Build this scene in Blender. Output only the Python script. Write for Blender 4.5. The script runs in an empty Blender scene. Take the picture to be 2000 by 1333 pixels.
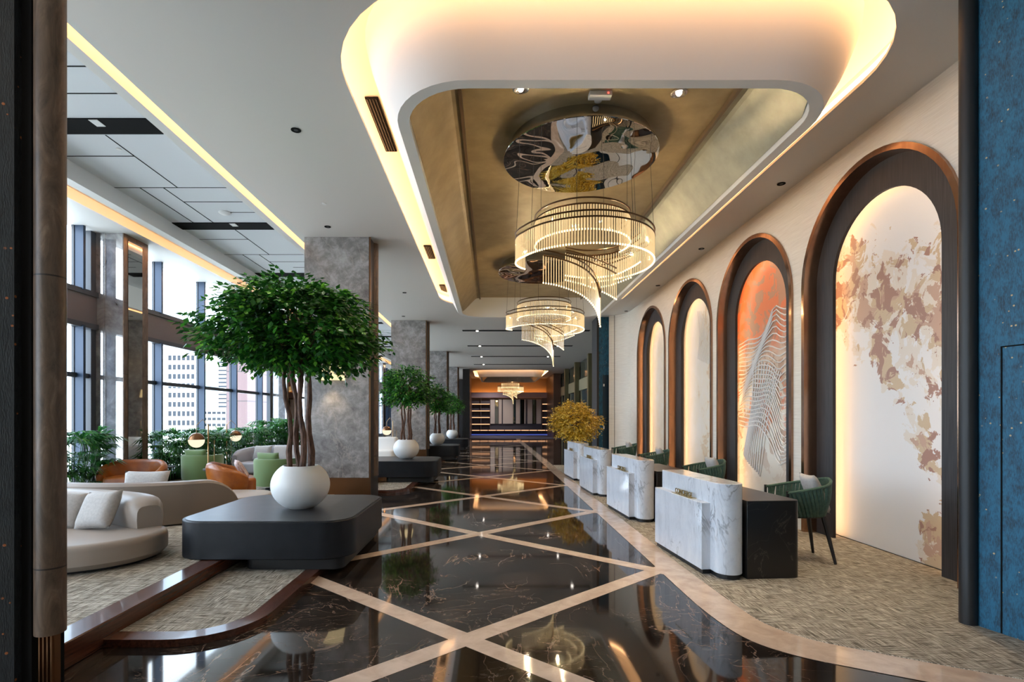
import bpy, bmesh, math, random
from mathutils import Vector, Matrix
import numpy as np
R = math.radians; PI = math.pi
S = bpy.context.scene; COL = S.collection
random.seed(7)

# ------------------------------------------------------------------ camera
# shift lens, level camera at eye height 1.6 m, looking along +Y
cam_d = bpy.data.cameras.new('camera'); cam = bpy.data.objects.new('camera', cam_d); COL.objects.link(cam)
cam.location = (0, 0, 1.6); cam.rotation_euler = (R(90), 0, 0)
cam_d.sensor_width = 36; cam_d.lens = 18.36; cam_d.shift_x = 0.02; cam_d.shift_y = 0.07425
cam_d.clip_start = 0.05; cam_d.clip_end = 1500
S.camera = cam
# ------------------------------------------------------------------ world, sun, exposure
W = bpy.data.worlds.new('daylight'); S.world = W; W.use_nodes = True
wn = W.node_tree.nodes; wl = W.node_tree.links; wn.clear()
wo = wn.new('ShaderNodeOutputWorld'); wb = wn.new('ShaderNodeBackground')
tc = wn.new('ShaderNodeTexCoord'); mp = wn.new('ShaderNodeMapping'); nz = wn.new('ShaderNodeTexNoise'); cr = wn.new('ShaderNodeValToRGB')
mp.inputs['Scale'].default_value = (1, 1, 3); nz.inputs['Scale'].default_value = 2.2; nz.inputs['Detail'].default_value = 6
cr.color_ramp.elements[0].position = .42; cr.color_ramp.elements[0].color = (.55, .76, 1, 1)
cr.color_ramp.elements[1].position = .62; cr.color_ramp.elements[1].color = (.88, .94, 1, 1)
wl.new(tc.outputs['Generated'], mp.inputs[0]); wl.new(mp.outputs[0], nz.inputs[0]); wl.new(nz.outputs[0], cr.inputs[0])
wl.new(cr.outputs[0], wb.inputs[0]); wb.inputs[1].default_value = 6.0; wl.new(wb.outputs[0], wo.inputs[0])
def light(name, kind, loc, energy, color=(1, 1, 1), rot=(0, 0, 0), **kw):
    d = bpy.data.lights.new(name, kind); d.energy = energy; d.color = color
    for k, v in kw.items(): setattr(d, k, v)
    o = bpy.data.objects.new(name, d); COL.objects.link(o); o.location = loc; o.rotation_euler = rot
    return o
light('sun', 'SUN', (40, -20, 60), 7.0, (1, .95, .88), (R(48), 0, R(70)), angle=R(1))
PORTALS = []
S.view_settings.view_transform = 'Standard'; S.view_settings.look = 'None'
S.view_settings.gamma = 1; S.view_settings.use_curve_mapping = False
S.view_settings.exposure = 0.7
try:
    S.cycles.use_denoising = True; S.cycles.max_bounces = 9; S.cycles.diffuse_bounces = 5; S.cycles.glossy_bounces = 4
    S.cycles.transmission_bounces = 6; S.cycles.transparent_max_bounces = 24
    S.cycles.caustics_reflective = False; S.cycles.caustics_refractive = False; S.cycles.sample_clamp_indirect = 6
except Exception: pass

# ------------------------------------------------------------------ helpers
def tag(o, label=None, cat=None, group=None, kind=None):
    if label: o['label'] = label
    if cat: o['category'] = cat
    if group: o['group'] = group
    if kind: o['kind'] = kind
    return o
def empty(name, loc=(0, 0, 0), rz=0, label=None, cat=None, group=None, kind=None):
    o = bpy.data.objects.new(name, None); COL.objects.link(o); o.location = loc; o.rotation_euler = (0, 0, rz)
    o.empty_display_size = .1
    return tag(o, label, cat, group, kind)
def kids(o): return [c for c in bpy.data.objects if c.parent == o]
def copy_tree(o, parent=None, **kw):
    c = o.copy(); COL.objects.link(c)
    if parent: c.parent = parent
    for ch in kids(o):
        if ch is not c: copy_tree(ch, c)
    for k, v in kw.items():
        if k in ('location', 'rotation_euler', 'scale'): setattr(c, k, v)
        else: c[k] = v
    return c
class MB:
    def __init__(s): s.v = []; s.f = []; s.m = []
    def add(s, vs, fs, mi=0):
        n = len(s.v); s.v += [tuple(v) for v in vs]; s.f += [tuple(i + n for i in f) for f in fs]; s.m += [mi] * len(fs); return s
    def box(s, x0, x1, y0, y1, z0, z1, mi=0):
        return s.add([(x0,y0,z0),(x1,y0,z0),(x1,y1,z0),(x0,y1,z0),(x0,y0,z1),(x1,y0,z1),(x1,y1,z1),(x0,y1,z1)],
                     [(0,3,2,1),(4,5,6,7),(0,1,5,4),(1,2,6,5),(2,3,7,6),(3,0,4,7)], mi)
    def prism(s, poly, z0, z1, mi=0, cap=True):
        n = len(poly)
        fs = [(i, (i+1) % n, n + (i+1) % n, n + i) for i in range(n)]
        if cap: fs += [tuple(range(n-1, -1, -1)), tuple(range(n, 2*n))]
        return s.add([(x, y, z0) for x, y in poly] + [(x, y, z1) for x, y in poly], fs, mi)
    def loft(s, rings, closed=True, cap=True, mi=0):
        n = len(rings[0]); vs = [p for r in rings for p in r]; fs = []
        for a in range(len(rings) - 1):
            for i in range(n if closed else n - 1):
                j = (i + 1) % n; fs.append((a*n+i, a*n+j, (a+1)*n+j, (a+1)*n+i))
        if cap: fs += [tuple(range(n-1, -1, -1)), tuple(range((len(rings)-1)*n, len(rings)*n))]
        return s.add(vs, fs, mi)
    def lathe(s, prof, n=32, c=(0, 0), mi=0, a0=0, a1=2*PI):
        full = abs(a1 - a0 - 2*PI) < 1e-6; m = n if full else n + 1
        rings = [[(c[0] + r*math.cos(a0+(a1-a0)*k/n), c[1] + r*math.sin(a0+(a1-a0)*k/n), z) for k in range(m)] for r, z in prof]
        return s.loft(rings, closed=full, cap=False, mi=mi)
    def tube(s, pts, r, n=6, mi=0, cap=True):
        pts = [Vector(p) for p in pts]; rs = r if isinstance(r, (list, tuple)) else [r]*len(pts); rings = []; up = None
        for i, p in enumerate(pts):
            t = (pts[min(i+1, len(pts)-1)] - pts[max(i-1, 0)]).normalized()
            if up is None: up = Vector((0, 0, 1)) if abs(t.z) < .9 else Vector((1, 0, 0))
            a = t.cross(up).normalized(); up = a.cross(t).normalized()
            rings.append([tuple(p + rs[i]*(math.cos(2*PI*k/n)*a + math.sin(2*PI*k/n)*up)) for k in range(n)])
        return s.loft(rings, True, cap, mi)
    def bar(s, pts, w, h, mi=0):      # rectangular section along horizontal path; h vertical
        pts = [Vector(p) for p in pts]; rings = []
        for i, p in enumerate(pts):
            t = (pts[min(i+1, len(pts)-1)] - pts[max(i-1, 0)]); t.z = 0; t.normalize(); a = Vector((t.y, -t.x, 0))
            rings.append([tuple(p + a*sx*w/2 + Vector((0, 0, sz*h/2))) for sx, sz in ((-1,-1),(1,-1),(1,1),(-1,1))])
        return s.loft(rings, True, True, mi)
    def build(s, name, mats, parent=None, smooth=False, world=False, off=None, loc=None, bevel=0, seg=2, subsurf=0):
        if not isinstance(mats, (list, tuple)): mats = [mats]
        me = bpy.data.meshes.new(name); vs = s.v
        if world and parent: L = off if off is not None else parent.location; vs = [(x-L.x, y-L.y, z-L.z) for x, y, z in vs]
        me.from_pydata(vs, [], s.f)
        for m in mats: me.materials.append(m)
        if len(mats) > 1: me.polygons.foreach_set('material_index', s.m)
        me.validate(); bm = bmesh.new(); bm.from_mesh(me); bmesh.ops.recalc_face_normals(bm, faces=bm.faces); bm.to_mesh(me); bm.free()
        if smooth or bevel:
            me.shade_smooth(); me.set_sharp_from_angle(angle=R(40))
        o = bpy.data.objects.new(name, me); COL.objects.link(o)
        if parent: o.parent = parent
        if loc: o.location = loc
        if bevel:
            b = o.modifiers.new('bevel', 'BEVEL'); b.width = bevel; b.segments = seg; b.limit_method = 'ANGLE'; b.angle_limit = R(40); b.harden_normals = False
        if subsurf:
            b = o.modifiers.new('sub', 'SUBSURF'); b.levels = subsurf; b.render_levels = subsurf
        return o
def rrect(x0, x1, y0, y1, r, n=8):
    out = []
    for cx, cy, a in ((x1-r, y0+r, -90), (x1-r, y1-r, 0), (x0+r, y1-r, 90), (x0+r, y0+r, 180)):
        for k in range(n+1):
            t = R(a + 90*k/n); out.append((cx + r*math.cos(t), cy + r*math.sin(t)))
    return out
def spline(pts, n=8, closed=False):
    out = []; P = [Vector(p) for p in pts]; N = len(P)
    for i in range(N if closed else N-1):
        g = lambda k: P[k % N] if closed else P[max(0, min(N-1, k))]
        p0, p1, p2, p3 = g(i-1), g(i), g(i+1), g(i+2)
        for k in range(n):
            t = k/n; out.append(tuple(.5*((2*p1) + (p2-p0)*t + (2*p0-5*p1+4*p2-p3)*t*t + (3*p1-p0-3*p2+p3)*t**3)))
    if not closed: out.append(tuple(P[-1]))
    return out
def inset(poly, d):
    n = len(poly); out = []
    A = sum(poly[i][0]*poly[(i+1)%n][1]-poly[(i+1)%n][0]*poly[i][1] for i in range(n))
    sg = 1 if A > 0 else -1
    for i in range(n):
        a = Vector(poly[i-1]); b = Vector(poly[i]); c = Vector(poly[(i+1) % n])
        t = (c-a).normalized(); nrm = Vector((-t.y, t.x))*sg
        out.append((b.x + nrm.x*d, b.y + nrm.y*d))
    return out
def soft(mb, poly, z0, z1, r=.06, rb=.02, n=5, mi=0):
    rings = []
    for k in range(3):
        t = PI/2*k/2; rings.append([(x, y, z0 + rb*(1-math.cos(PI/2-t)) if False else z0 + rb*math.sin(t)) for x, y in inset(poly, rb*(1-math.sin(t)))])
    for k in range(n+1):
        t = PI/2*k/n; rings.append([(x, y, z1 - r + r*math.sin(t)) for x, y in inset(poly, r*(1-math.cos(t)))])
    return mb.loft(rings, True, True, mi)

# ------------------------------------------------------------------ materials
class N:
    def __init__(s, name):
        s.mat = bpy.data.materials.new(name); s.mat.use_nodes = True; s.t = s.mat.node_tree; s.n = s.t.nodes; s.l = s.t.links
        s.n.clear(); s.out = s.n.new('ShaderNodeOutputMaterial'); s.tc = s.n.new('ShaderNodeTexCoord')
    def new(s, k): return s.n.new('ShaderNode'+k)
    def link(s, a, b): s.l.new(a, b); return s
    def put(s, inp, val):
        if hasattr(val, 'is_output') or isinstance(val, bpy.types.NodeSocket): s.l.new(val, inp)
        else: inp.default_value = val
    def map(s, scale=(1,1,1), rot=(0,0,0), loc=(0,0,0), src=None):
        m = s.new('Mapping'); m.inputs['Scale'].default_value = scale; m.inputs['Rotation'].default_value = rot; m.inputs['Location'].default_value = loc
        s.l.new(src or s.tc.outputs['Object'], m.inputs[0]); return m.outputs[0]
    def noise(s, vec, scale=5, detail=4, rough=.5, dist=0):
        n = s.new('TexNoise'); s.l.new(vec, n.inputs['Vector']); n.inputs['Scale'].default_value = scale; n.inputs['Detail'].default_value = detail
        n.inputs['Roughness'].default_value = rough; n.inputs['Distortion'].default_value = dist; return n.outputs['Fac']
    def ramp(s, fac, stops, interp='LINEAR'):
        r = s.new('ValToRGB'); r.color_ramp.interpolation = interp; e = r.color_ramp.elements
        while len(e) < len(stops): e.new(.5)
        for i, (p, c) in enumerate(stops):
            e[i].position = p; e[i].color = (c, c, c, 1) if isinstance(c, (int, float)) else (*c, 1)
        s.l.new(fac, r.inputs[0]); return r.outputs[0]
    def math(s, op, a, b=0, c=0, clamp=False):
        m = s.new('Math'); m.operation = op; m.use_clamp = clamp; s.put(m.inputs[0], a); s.put(m.inputs[1], b); s.put(m.inputs[2], c); return m.outputs[0]
    def mix(s, fac, a, b, mode='MIX'):
        m = s.new('Mix'); m.data_type = 'RGBA'; m.blend_type = mode
        s.put(m.inputs[0], fac)
        for i, v in ((6, a), (7, b)):
            if isinstance(v, tuple): v = (*v, 1) if len(v) == 3 else v
            s.put(m.inputs[i], v)
        return m.outputs[2]
    def xyz(s, vec=None):
        x = s.new('SeparateXYZ'); s.l.new(vec or s.tc.outputs['Object'], x.inputs[0]); return x.outputs
    def vein(s, vec, scale, width=.02, dist=1.0, detail=5):
        n = s.noise(vec, scale, detail, .55, dist); a = s.math('SUBTRACT', n, .5); a = s.math('ABSOLUTE', a)
        return s.ramp(a, [(0, 1.0), (width, 0.0)])
    def bsdf(s, color=(.8,.8,.8), rough=.5, metal=0, bump=None, bstr=.1, bdist=.01, spec=.5, coat=0, emit=None, es=0, sheen=0, sub=0, alpha=1):
        b = s.new('BsdfPrincipled'); I = b.inputs
        s.put(I['Base Color'], (*color, 1) if isinstance(color, tuple) and len(color) == 3 else color)
        s.put(I['Roughness'], rough); s.put(I['Metallic'], metal); I['Specular IOR Level'].default_value = spec
        I['Coat Weight'].default_value = coat; I['Coat Roughness'].default_value = .05
        if sheen: I['Sheen Weight'].default_value = sheen
        if emit is not None: s.put(I['Emission Color'], (*emit, 1) if isinstance(emit, tuple) else emit); I['Emission Strength'].default_value = es
        if bump is not None:
            bp = s.new('Bump'); bp.inputs['Strength'].default_value = bstr; bp.inputs['Distance'].default_value = bdist
            s.l.new(bump, bp.inputs['Height']); s.l.new(bp.outputs[0], I['Normal'])
        s.l.new(b.outputs[0], s.out.inputs[0]); return s.mat
def plain(name, col, rough=.5, metal=0, **k): return N(name).bsdf(col, rough, metal, **k)
def glow(name, col, st):
    n = N(name); e = n.new('Emission'); e.inputs[0].default_value = (*col, 1); e.inputs[1].default_value = st; n.l.new(e.outputs[0], n.out.inputs[0]); return n.mat
def mottled(name, c1, c2, scale, rough=.5, stretch=(1,1,1), lo=.35, hi=.65, detail=5, bstr=0, **k):
    n = N(name); f = n.noise(n.map(stretch), scale, detail, .6); c = n.ramp(f, [(lo, c1), (hi, c2)])
    return n.bsdf(c, rough, bump=f if bstr else None, bstr=bstr, **k)
Mt = {}
# dark floor marble
n = N('dark_marble'); v = n.map((1, 1, 1)); cl = n.noise(v, 1.6, 7, .65, .4)
base = n.ramp(cl, [(.36, (.008, .0058, .005)), (.52, (.026, .019, .0145)), (.7, (.062, .045, .034))])
mask = n.ramp(n.noise(v, .8, 2), [(.42, 0.0), (.6, 1.0)])
v1 = n.vein(n.map((1, .45, 1), (0, 0, R(25))), 1.7, .0065, .9, 6); v2 = n.vein(n.map((.5, 1.3, 1), (0, 0, R(-18))), 3.2, .007, 1.3, 5)
vf = n.math('MULTIPLY', n.math('MAXIMUM', v1, n.math('MULTIPLY', v2, .7)), n.math('MULTIPLY_ADD', mask, .8, .12), clamp=True)
Mt['marble_dark'] = n.bsdf(n.mix(vf, base, (.34, .23, .17)), .045, spec=.55)
n = N('cream_marble'); f = n.noise(n.map(), 6, 6, .6, .5); Mt['inlay'] = n.bsdf(n.ramp(f, [(.35, (.56, .42, .32)), (.65, (.72, .57, .45))]), .07)
# grey stone
n = N('grey_stone'); v = n.map((1, 1, 1)); f = n.math('MULTIPLY_ADD', n.noise(v, 5.5, 9, .74, .35), .6, n.math('MULTIPLY', n.noise(v, 1.2, 5, .6, .5), .4))
c = n.ramp(f, [(.38, (.11, .103, .10)), (.5, (.215, .205, .2)), (.62, (.36, .35, .345))])
vv = n.vein(n.map((1, 1, .6), (0, R(30), 0)), 1.1, .008, .5, 6); c = n.mix(n.math('MULTIPLY', vv, .35), c, (.42, .37, .33))
Mt['stone'] = n.bsdf(c, .22, spec=.5)
n = N('polished_stone'); f = n.noise(n.map(), 2.6, 9, .68, .6)
Mt['stone_pier'] = n.bsdf(n.ramp(f, [(.32, (.12, .115, .115)), (.5, (.22, .215, .22)), (.68, (.36, .355, .36))]), .03, spec=1, coat=1)
Mt['stone_pier'].node_tree.nodes['Principled BSDF'].inputs['IOR'].default_value = 1.9; Mt['stone_pier'].node_tree.nodes['Principled BSDF'].inputs['Coat IOR'].default_value = 1.9
n = N('brown_stone'); f = n.noise(n.map((3, 3, .8)), 5, 9, .7, .8); z = n.xyz()[2]
j = n.math('LESS_THAN', n.math('ABSOLUTE', n.math('SUBTRACT', n.math('MODULO', n.math('ADD', z, 10.0), 1.45), .7)), .004)
Mt['brown_stone'] = n.bsdf(n.mix(j, n.ramp(f, [(.3, (.05, .032, .02)), (.55, (.14, .09, .058)), (.75, (.26, .18, .125))]), (.02, .012, .008)), .4)
# desk marble
n = N('white_marble'); v = n.map((1, 1.2, .55), (R(35), 0, 0)); f = n.noise(v, 3, 8, .65, .8)
c = n.ramp(f, [(.3, (.56, .61, .68)), (.5, (.69, .74, .81)), (.7, (.76, .8, .85))])  # slight blue of the window light mixed into the marble colour
a = n.vein(n.map((1, 1.6, .5), (R(32), 0, 0)), 2.2, .012, .8, 5); b2 = n.vein(n.map((1, 2.6, .7), (R(28), 0, 0)), 6, .03, .5, 4)
mk = n.ramp(n.noise(n.map(loc=(4, 4, 4)), 1.5, 2), [(.5, 0.0), (.62, 1.0)]); c = n.mix(n.math('MULTIPLY', b2, .16), c, (.4, .43, .48)); c = n.mix(n.math('MULTIPLY', n.math('MULTIPLY', a, mk), .75), c, (.15, .17, .2))
Mt['marble_white'] = n.bsdf(c, .06)
# woven carpet
def carpet(name, c1, c2, c3):
    n = N(name); a = n.noise(n.map((4, 85, 1)), 1.6, 3, .65); b = n.noise(n.map((85, 4, 1)), 1.6, 3, .65); blk = n.noise(n.map((1, 1, 1)), 4.5, 2)
    s = n.ramp(blk, [(.40, .25), (.62, .75)]); f2 = n.mix(s, a, b)
    return n.bsdf(n.ramp(f2, [(.42, c1), (.5, c2), (.59, c3)]), .95, bump=f2, bstr=.4, spec=.1)
Mt['carpet'] = carpet('woven_carpet', (.11, .095, .075), (.32, .285, .23), (.66, .61, .52))
Mt['wood'] = (lambda n: n.bsdf(n.ramp(n.noise(n.map((14, .8, 14)), 3, 5, .6, .4), [(.3, (.05, .016, .009)), (.7, (.13, .045, .024))]), .25, coat=.3))(N('red_brown_wood'))
Mt['wood_dark'] = (lambda n: n.bsdf(n.ramp(n.noise(n.map((20, 20, .8)), 3, 4), [(.3, (.012, .01, .01)), (.7, (.035, .03, .03))]), .5))(N('dark_stained_wood'))
Mt['white'] = plain('white_plaster', (.72, .715, .70), .6)
Mt['ceil'] = plain('ceiling_paint', (.66, .635, .605), .6)
Mt['ceil_panel'] = plain('pale_panel_paint', (.62, .64, .66), .6)
Mt['seam'] = plain('black_joint', (.008, .008, .008), .9, spec=.1)
Mt['black'] = plain('black_metal', (.012, .012, .013), .45)
Mt['charcoal'] = mottled('charcoal_lacquer', (.007, .008, .011), (.012, .0135, .017), 5, .42, spec=.35)
Mt['olive'] = mottled('gold_olive_plaster', (.30, .225, .115), (.38, .29, .155), 3.5, .42, metal=.15)
Mt['sage'] = mottled('sage_gold_plaster', (.27, .26, .19), (.36, .34, .25), 3, .35, metal=.25)
Mt['brown_lac'] = plain('brown_strip', (.16, .10, .05), .35)
Mt['copper'] = (lambda n: n.bsdf(n.ramp(n.noise(n.map((1, 1, .15)), 14, 2), [(.3, (.33, .19, .125)), (.7, (.43, .26, .175))]), .15, 1.0))(N('brushed_copper'))
Mt['bronze'] = plain('dark_bronze', (.19, .095, .045), .28, .9)
Mt['brass'] = plain('aged_brass', (.42, .27, .13), .3, 1.0)
Mt['steel'] = plain('brushed_steel', (.5, .47, .43), .25, 1.0)
Mt['frame_win'] = plain('window_frame_paint', (.045, .052, .065), .4)
Mt['fin_win'] = plain('mullion_fin_metal', (.022, .042, .08), .4, .2)
Mt['spandrel'] = plain('grey_brown_spandrel', (.14, .125, .13), .6)
n = N('wavy_mirror'); f = n.noise(n.map((1, 1, 1)), 1.5, 1, .3, .3); Mt['wavy'] = n.bsdf((.62, .6, .58), .015, 1.0, bump=f, bstr=.13, bdist=.25)
Mt['mirror_dark'] = plain('smoked_mirror', (.3, .28, .25), .03, 1.0)
def wallcloth(name, a, b, gold, dens):
    n = N(name); f = n.noise(n.map((6, 6, 3)), 3, 8, .75); g = n.noise(n.map((60, 60, 12)), 3, 3)
    c = n.ramp(n.math('MULTIPLY_ADD', g, .35, n.math('MULTIPLY', f, .65)), [(.38, a), (.56, b)])
    vo = n.new('TexVoronoi'); vo.inputs['Scale'].default_value = 17; n.l.new(n.map((1, 1, 1)), vo.inputs['Vector'])
    m = n.ramp(vo.outputs['Distance'], [(dens, 1.0), (dens + .03, 0.0)]); msk = n.ramp(n.noise(n.map(loc=(3, 1, 2)), 5, 2), [(.44, 0.0), (.5, 1.0)])
    k = n.math('MULTIPLY', m, msk)
    return n.bsdf(n.mix(k, c, gold), .6, bump=n.math('ADD', g, k), bstr=.3)
Mt['blue_wall'] = wallcloth('deep_blue_wallcloth', (.006, .03, .055), (.012, .125, .225), (.5, .38, .22), .1)
Mt['dark_wall'] = wallcloth('charcoal_wallcloth', (.006, .008, .01), (.018, .022, .025), (.4, .12, .03), .1)
n = N('cream_wallpaper'); f = n.noise(n.map((1, 1.2, 40)), 2.5, 4, .6); Mt['wallpaper'] = n.bsdf(n.ramp(f, [(.3, (.62, .57, .49)), (.7, (.76, .72, .64))]), .55, bump=f, bstr=.15)
# thin glass: clear with a weak mirror on it
n = N('window_glass'); t = n.new('BsdfTransparent'); t.inputs[0].default_value = (.93, .97, 1, 1); g = n.new('BsdfGlossy'); g.inputs['Roughness'].default_value = .01
fr = n.new('Fresnel'); fr.inputs[0].default_value = 1.35; mx = n.new('MixShader'); n.l.new(fr.outputs[0], mx.inputs[0]); n.l.new(t.outputs[0], mx.inputs[1]); n.l.new(g.outputs[0], mx.inputs[2]); n.l.new(mx.outputs[0], n.out.inputs[0]); Mt['glass'] = n.mat
def leafmat(name, cs, tr=.25, rough=.4):
    n = N(name); g = n.new('NewGeometry'); c = n.ramp(g.outputs['Random Per Island'], cs)
    b = n.new('BsdfPrincipled'); n.l.new(c, b.inputs['Base Color']); b.inputs['Roughness'].default_value = rough
    t = n.new('BsdfTranslucent'); n.l.new(c, t.inputs[0]); mx = n.new('MixShader'); mx.inputs[0].default_value = tr
    n.l.new(b.outputs[0], mx.inputs[1]); n.l.new(t.outputs[0], mx.inputs[2]); n.l.new(mx.outputs[0], n.out.inputs[0]); return n.mat
Mt['leaf'] = leafmat('ficus_leaf', [(0, (.008, .055, .01)), (.55, (.025, .16, .02)), (.85, (.08, .34, .03)), (1, (.25, .6, .06))])
Mt['palm'] = leafmat('palm_leaf', [(0, (.01, .07, .018)), (.6, (.03, .16, .03)), (1, (.09, .3, .05))])
Mt['goldleaf'] = leafmat('golden_leaf', [(0, (.35, .19, .01)), (.5, (.75, .5, .03)), (1, (1, .85, .25))], .2)
Mt['bark'] = mottled('brown_bark', (.05, .022, .014), (.19, .10, .065), 8, .8, (6, 6, 1), bstr=.5)
Mt['soil'] = plain('dark_soil', (.03, .022, .016), .95)
Mt['pot'] = plain('matt_white_pot', (.82, .82, .81), .38)
Mt['sofa'] = plain('cream_leather', (.36, .305, .26), .42)
Mt['sofa_back'] = plain('taupe_leather', (.25, .195, .155), .45)
Mt['pillow'] = mottled('pale_cotton', (.4, .38, .365), (.47, .45, .43), 40, .85)
Mt['cognac'] = mottled('cognac_leather', (.24, .062, .007), (.40, .12, .016), 4, .28, bstr=.05)
Mt['green'] = plain('sage_green_velvet', (.125, .205, .07), .75, sheen=.4)
Mt['grey_fab'] = plain('pale_grey_fabric', (.42, .42, .45), .85)
Mt['strap'] = mottled('green_rope_strap', (.04, .1, .075), (.075, .15, .115), 30, .65)
Mt['shade'] = glow('lit_lamp_shade', (1, .78, .42), .85)
Mt['opal'] = glow('lit_opal_glass', (1, .85, .62), .7)
Mt['led'] = glow('warm_led', (1, .50, .21), 13.5)
Mt['led_arch'] = glow('warm_arch_led', (1, .62, .33), 12)
Mt['led_amber'] = glow('amber_led', (1, .40, .11), 16)
Mt['led_shelf'] = glow('shelf_led', (1, .5, .25), 1.0)
Mt['led_blue'] = glow('blue_led', (.15, .22, .9), .28)
Mt['spot_on'] = glow('lit_spot_lens', (1, .9, .8), 12)
Mt['red_led'] = glow('red_led', (1, .05, .03), 3)
n = N('crystal_rod'); t = n.new('BsdfTransparent'); t.inputs[0].default_value = (.97, .95, .9, 1); g = n.new('BsdfGlossy'); g.inputs['Roughness'].default_value = .08
e = n.new('Emission'); e.inputs[0].default_value = (1, .68, .32, 1); e.inputs[1].default_value = .8
a1 = n.new('AddShader'); m1 = n.new('MixShader'); m1.inputs[0].default_value = .6; m2 = n.new('MixShader'); m2.inputs[0].default_value = .5
n.l.new(g.outputs[0], m1.inputs[1]); n.l.new(t.outputs[0], m1.inputs[2]); n.l.new(m1.outputs[0], m2.inputs[1]); n.l.new(e.outputs[0], m2.inputs[2]); n.l.new(m2.outputs[0], n.out.inputs[0]); Mt['crystal'] = n.mat
Mt['crystal_tip'] = glow('lit_rod_tip', (1, .76, .4), 2.6)
# ------------------------------------------------------------------ the setting
ZC = 4.93; XW = 4.356; PY = [10.52 + 8.42*k for k in range(-2, 5)]
def struct(mb, name, mats, **k): return tag(mb.build(name, mats, **k), kind='structure')
def box(*a): return MB().box(*a)
struct(box(-9, 6, -6, 46, -.4, 0), 'floor', Mt['marble_dark'])
# pale marble lattice laid flush into the dark floor
mb = MB(); w = .115
for k in range(-2, 10):
    for sg in (1, -1):
        y0 = 3.75 + 3.38*k; xs = (-2.6, 1.78)
        P = [(x, y0 + sg*(x + .18)*.889) for x in xs]; z = .0015 + .0003*(sg > 0)
        mb.add([(P[0][0], P[0][1]-w, z), (P[1][0], P[1][1]-w, z), (P[1][0], P[1][1]+w, z), (P[0][0], P[0][1]+w, z)], [(0, 1, 2, 3)])
tag(mb.build('floor_lattice_inlay', Mt['inlay']), kind='structure')
outer = [(1.75, 38)] + spline([(1.75, 6.5), (1.75, 5.8), (1.745, 5), (1.755, 4.3), (1.83, 3.78), (2.03, 3.50), (2.35, 3.30), (2.9, 3.0), (3.6, 2.62), (4.36, 2.2)], 6)
inner = [(2.04, 38)] + spline([(2.04, 6.5), (2.04, 5.8), (2.05, 5.1), (2.07, 4.5), (2.11, 4.05), (2.28, 3.76), (2.55, 3.57), (3.0, 3.30), (3.7, 2.92), (4.36, 2.55)], 6)
mb = MB(); n_ = len(outer)
mb.add([(x, y, .0032) for x, y in outer] + [(x, y, .0032) for x, y in inner], [(i, i+1, n_+i+1, n_+i) for i in range(n_-1)])
tag(mb.build('floor_border_inlay', Mt['inlay']), kind='structure')
mb = MB(); poly = [p for p in inner if p[1] <= 17.31]; poly = [(2.04, 17.3)] + poly[1:] if poly[0][1] > 17.3 else [(2.04, 17.3)] + poly
mb.prism(poly + [(4.66, 2.3), (4.66, 17.3)], -.02, .008)
tag(mb.build('woven_carpet', Mt['carpet']), 'beige and grey woven carpet under the marble desks and woven chairs', 'carpet')
# raised lounge platform
struct(box(-8.2, -2.9, -6, 45, .001, .168), 'raised_floor', Mt['carpet'])
struct(box(-2.9, -2.69, -6, 45, .001, .172), 'trim_1', Mt['wood'], bevel=.008)
def landing(x0, x1, y0, y1, i):
    out = [(x0, y1), (x0, y0)] + [(x1-.55+.55*math.sin(R(a)), y0+.55-.55*math.cos(R(a))) for a in range(0, 91, 10)] + [(x1, y1)]
    inn = [(x0, y1), (x0, y0+.14)] + [(x1-.55+.41*math.sin(R(a)), y0+.55-.41*math.cos(R(a))) for a in range(0, 91, 10)] + [(x1-.14, y1)]
    m = MB(); n = len(out)
    m.add([(x, y, 0.001) for x, y in out] + [(x, y, .055) for x, y in out] + [(x, y, .055) for x, y in inn] + [(x, y, .03) for x, y in inn],
          [(k*n+j, k*n+j+1, (k+1)*n+j+1, (k+1)*n+j) for k in range(3) for j in range(n-1)])
    struct(m, 'trim_%d' % i, Mt['wood'])
    struct(MB().prism(inn, .002, .05), 'step_floor', Mt['carpet'])
landing(-2.69, -1.74, 3.62, 5.6, 2); landing(-2.69, -1.74, 10.9, 12.6, 3); landing(-2.69, -1.7, 17.7, 19.2, 4)

# right wall with four arched openings
AC = [6.04, 8.79, 11.54, 14.30]; RA = 1.23; ZS = 3.37
def archpts(c, r, n=24, zb=0.0): return [(c-r, zb)] + [(c - r*math.cos(PI*k/n), ZS + r*math.sin(PI*k/n)) for k in range(n+1)] + [(c+r, zb)]
path = [(4.35, 0)]
for c in AC: path += archpts(c, RA)
path += [(16.4, 0), (16.4, ZC), (4.35, ZC)]
m = MB(); bm_pts = [(XW, y, z) for y, z in path]
m.add(bm_pts, [tuple(range(len(bm_pts)))])
cv = [(XW - .5*(1-math.cos(R(a))), 16.4 + .75*math.sin(R(a))) for a in range(0, 91, 10)]
cv += [(3.9, 17.16)]
m.loft([[(x, y, 0), (x, y, ZC)] for x, y in cv], closed=False, cap=False)
m.box(4.86, 4.95, -6, 17.5, -.1, 5.8)
struct(m, 'wall_right', Mt['wallpaper'], smooth=True)
def arch_sweep(mb, sec, c, n=28, zb=0.0, mi=0):
    rings = []
    for k in range(-1, n+2):
        if k < 0: rings.append([(x, c-r, zb) for r, x in sec])
        elif k > n: rings.append([(x, c+r, zb) for r, x in sec])
        else:
            a = PI*k/n; rings.append([(x, c-r*math.cos(a), ZS+r*math.sin(a)) for r, x in sec])
    return mb.loft(rings, True, True, mi)
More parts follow.
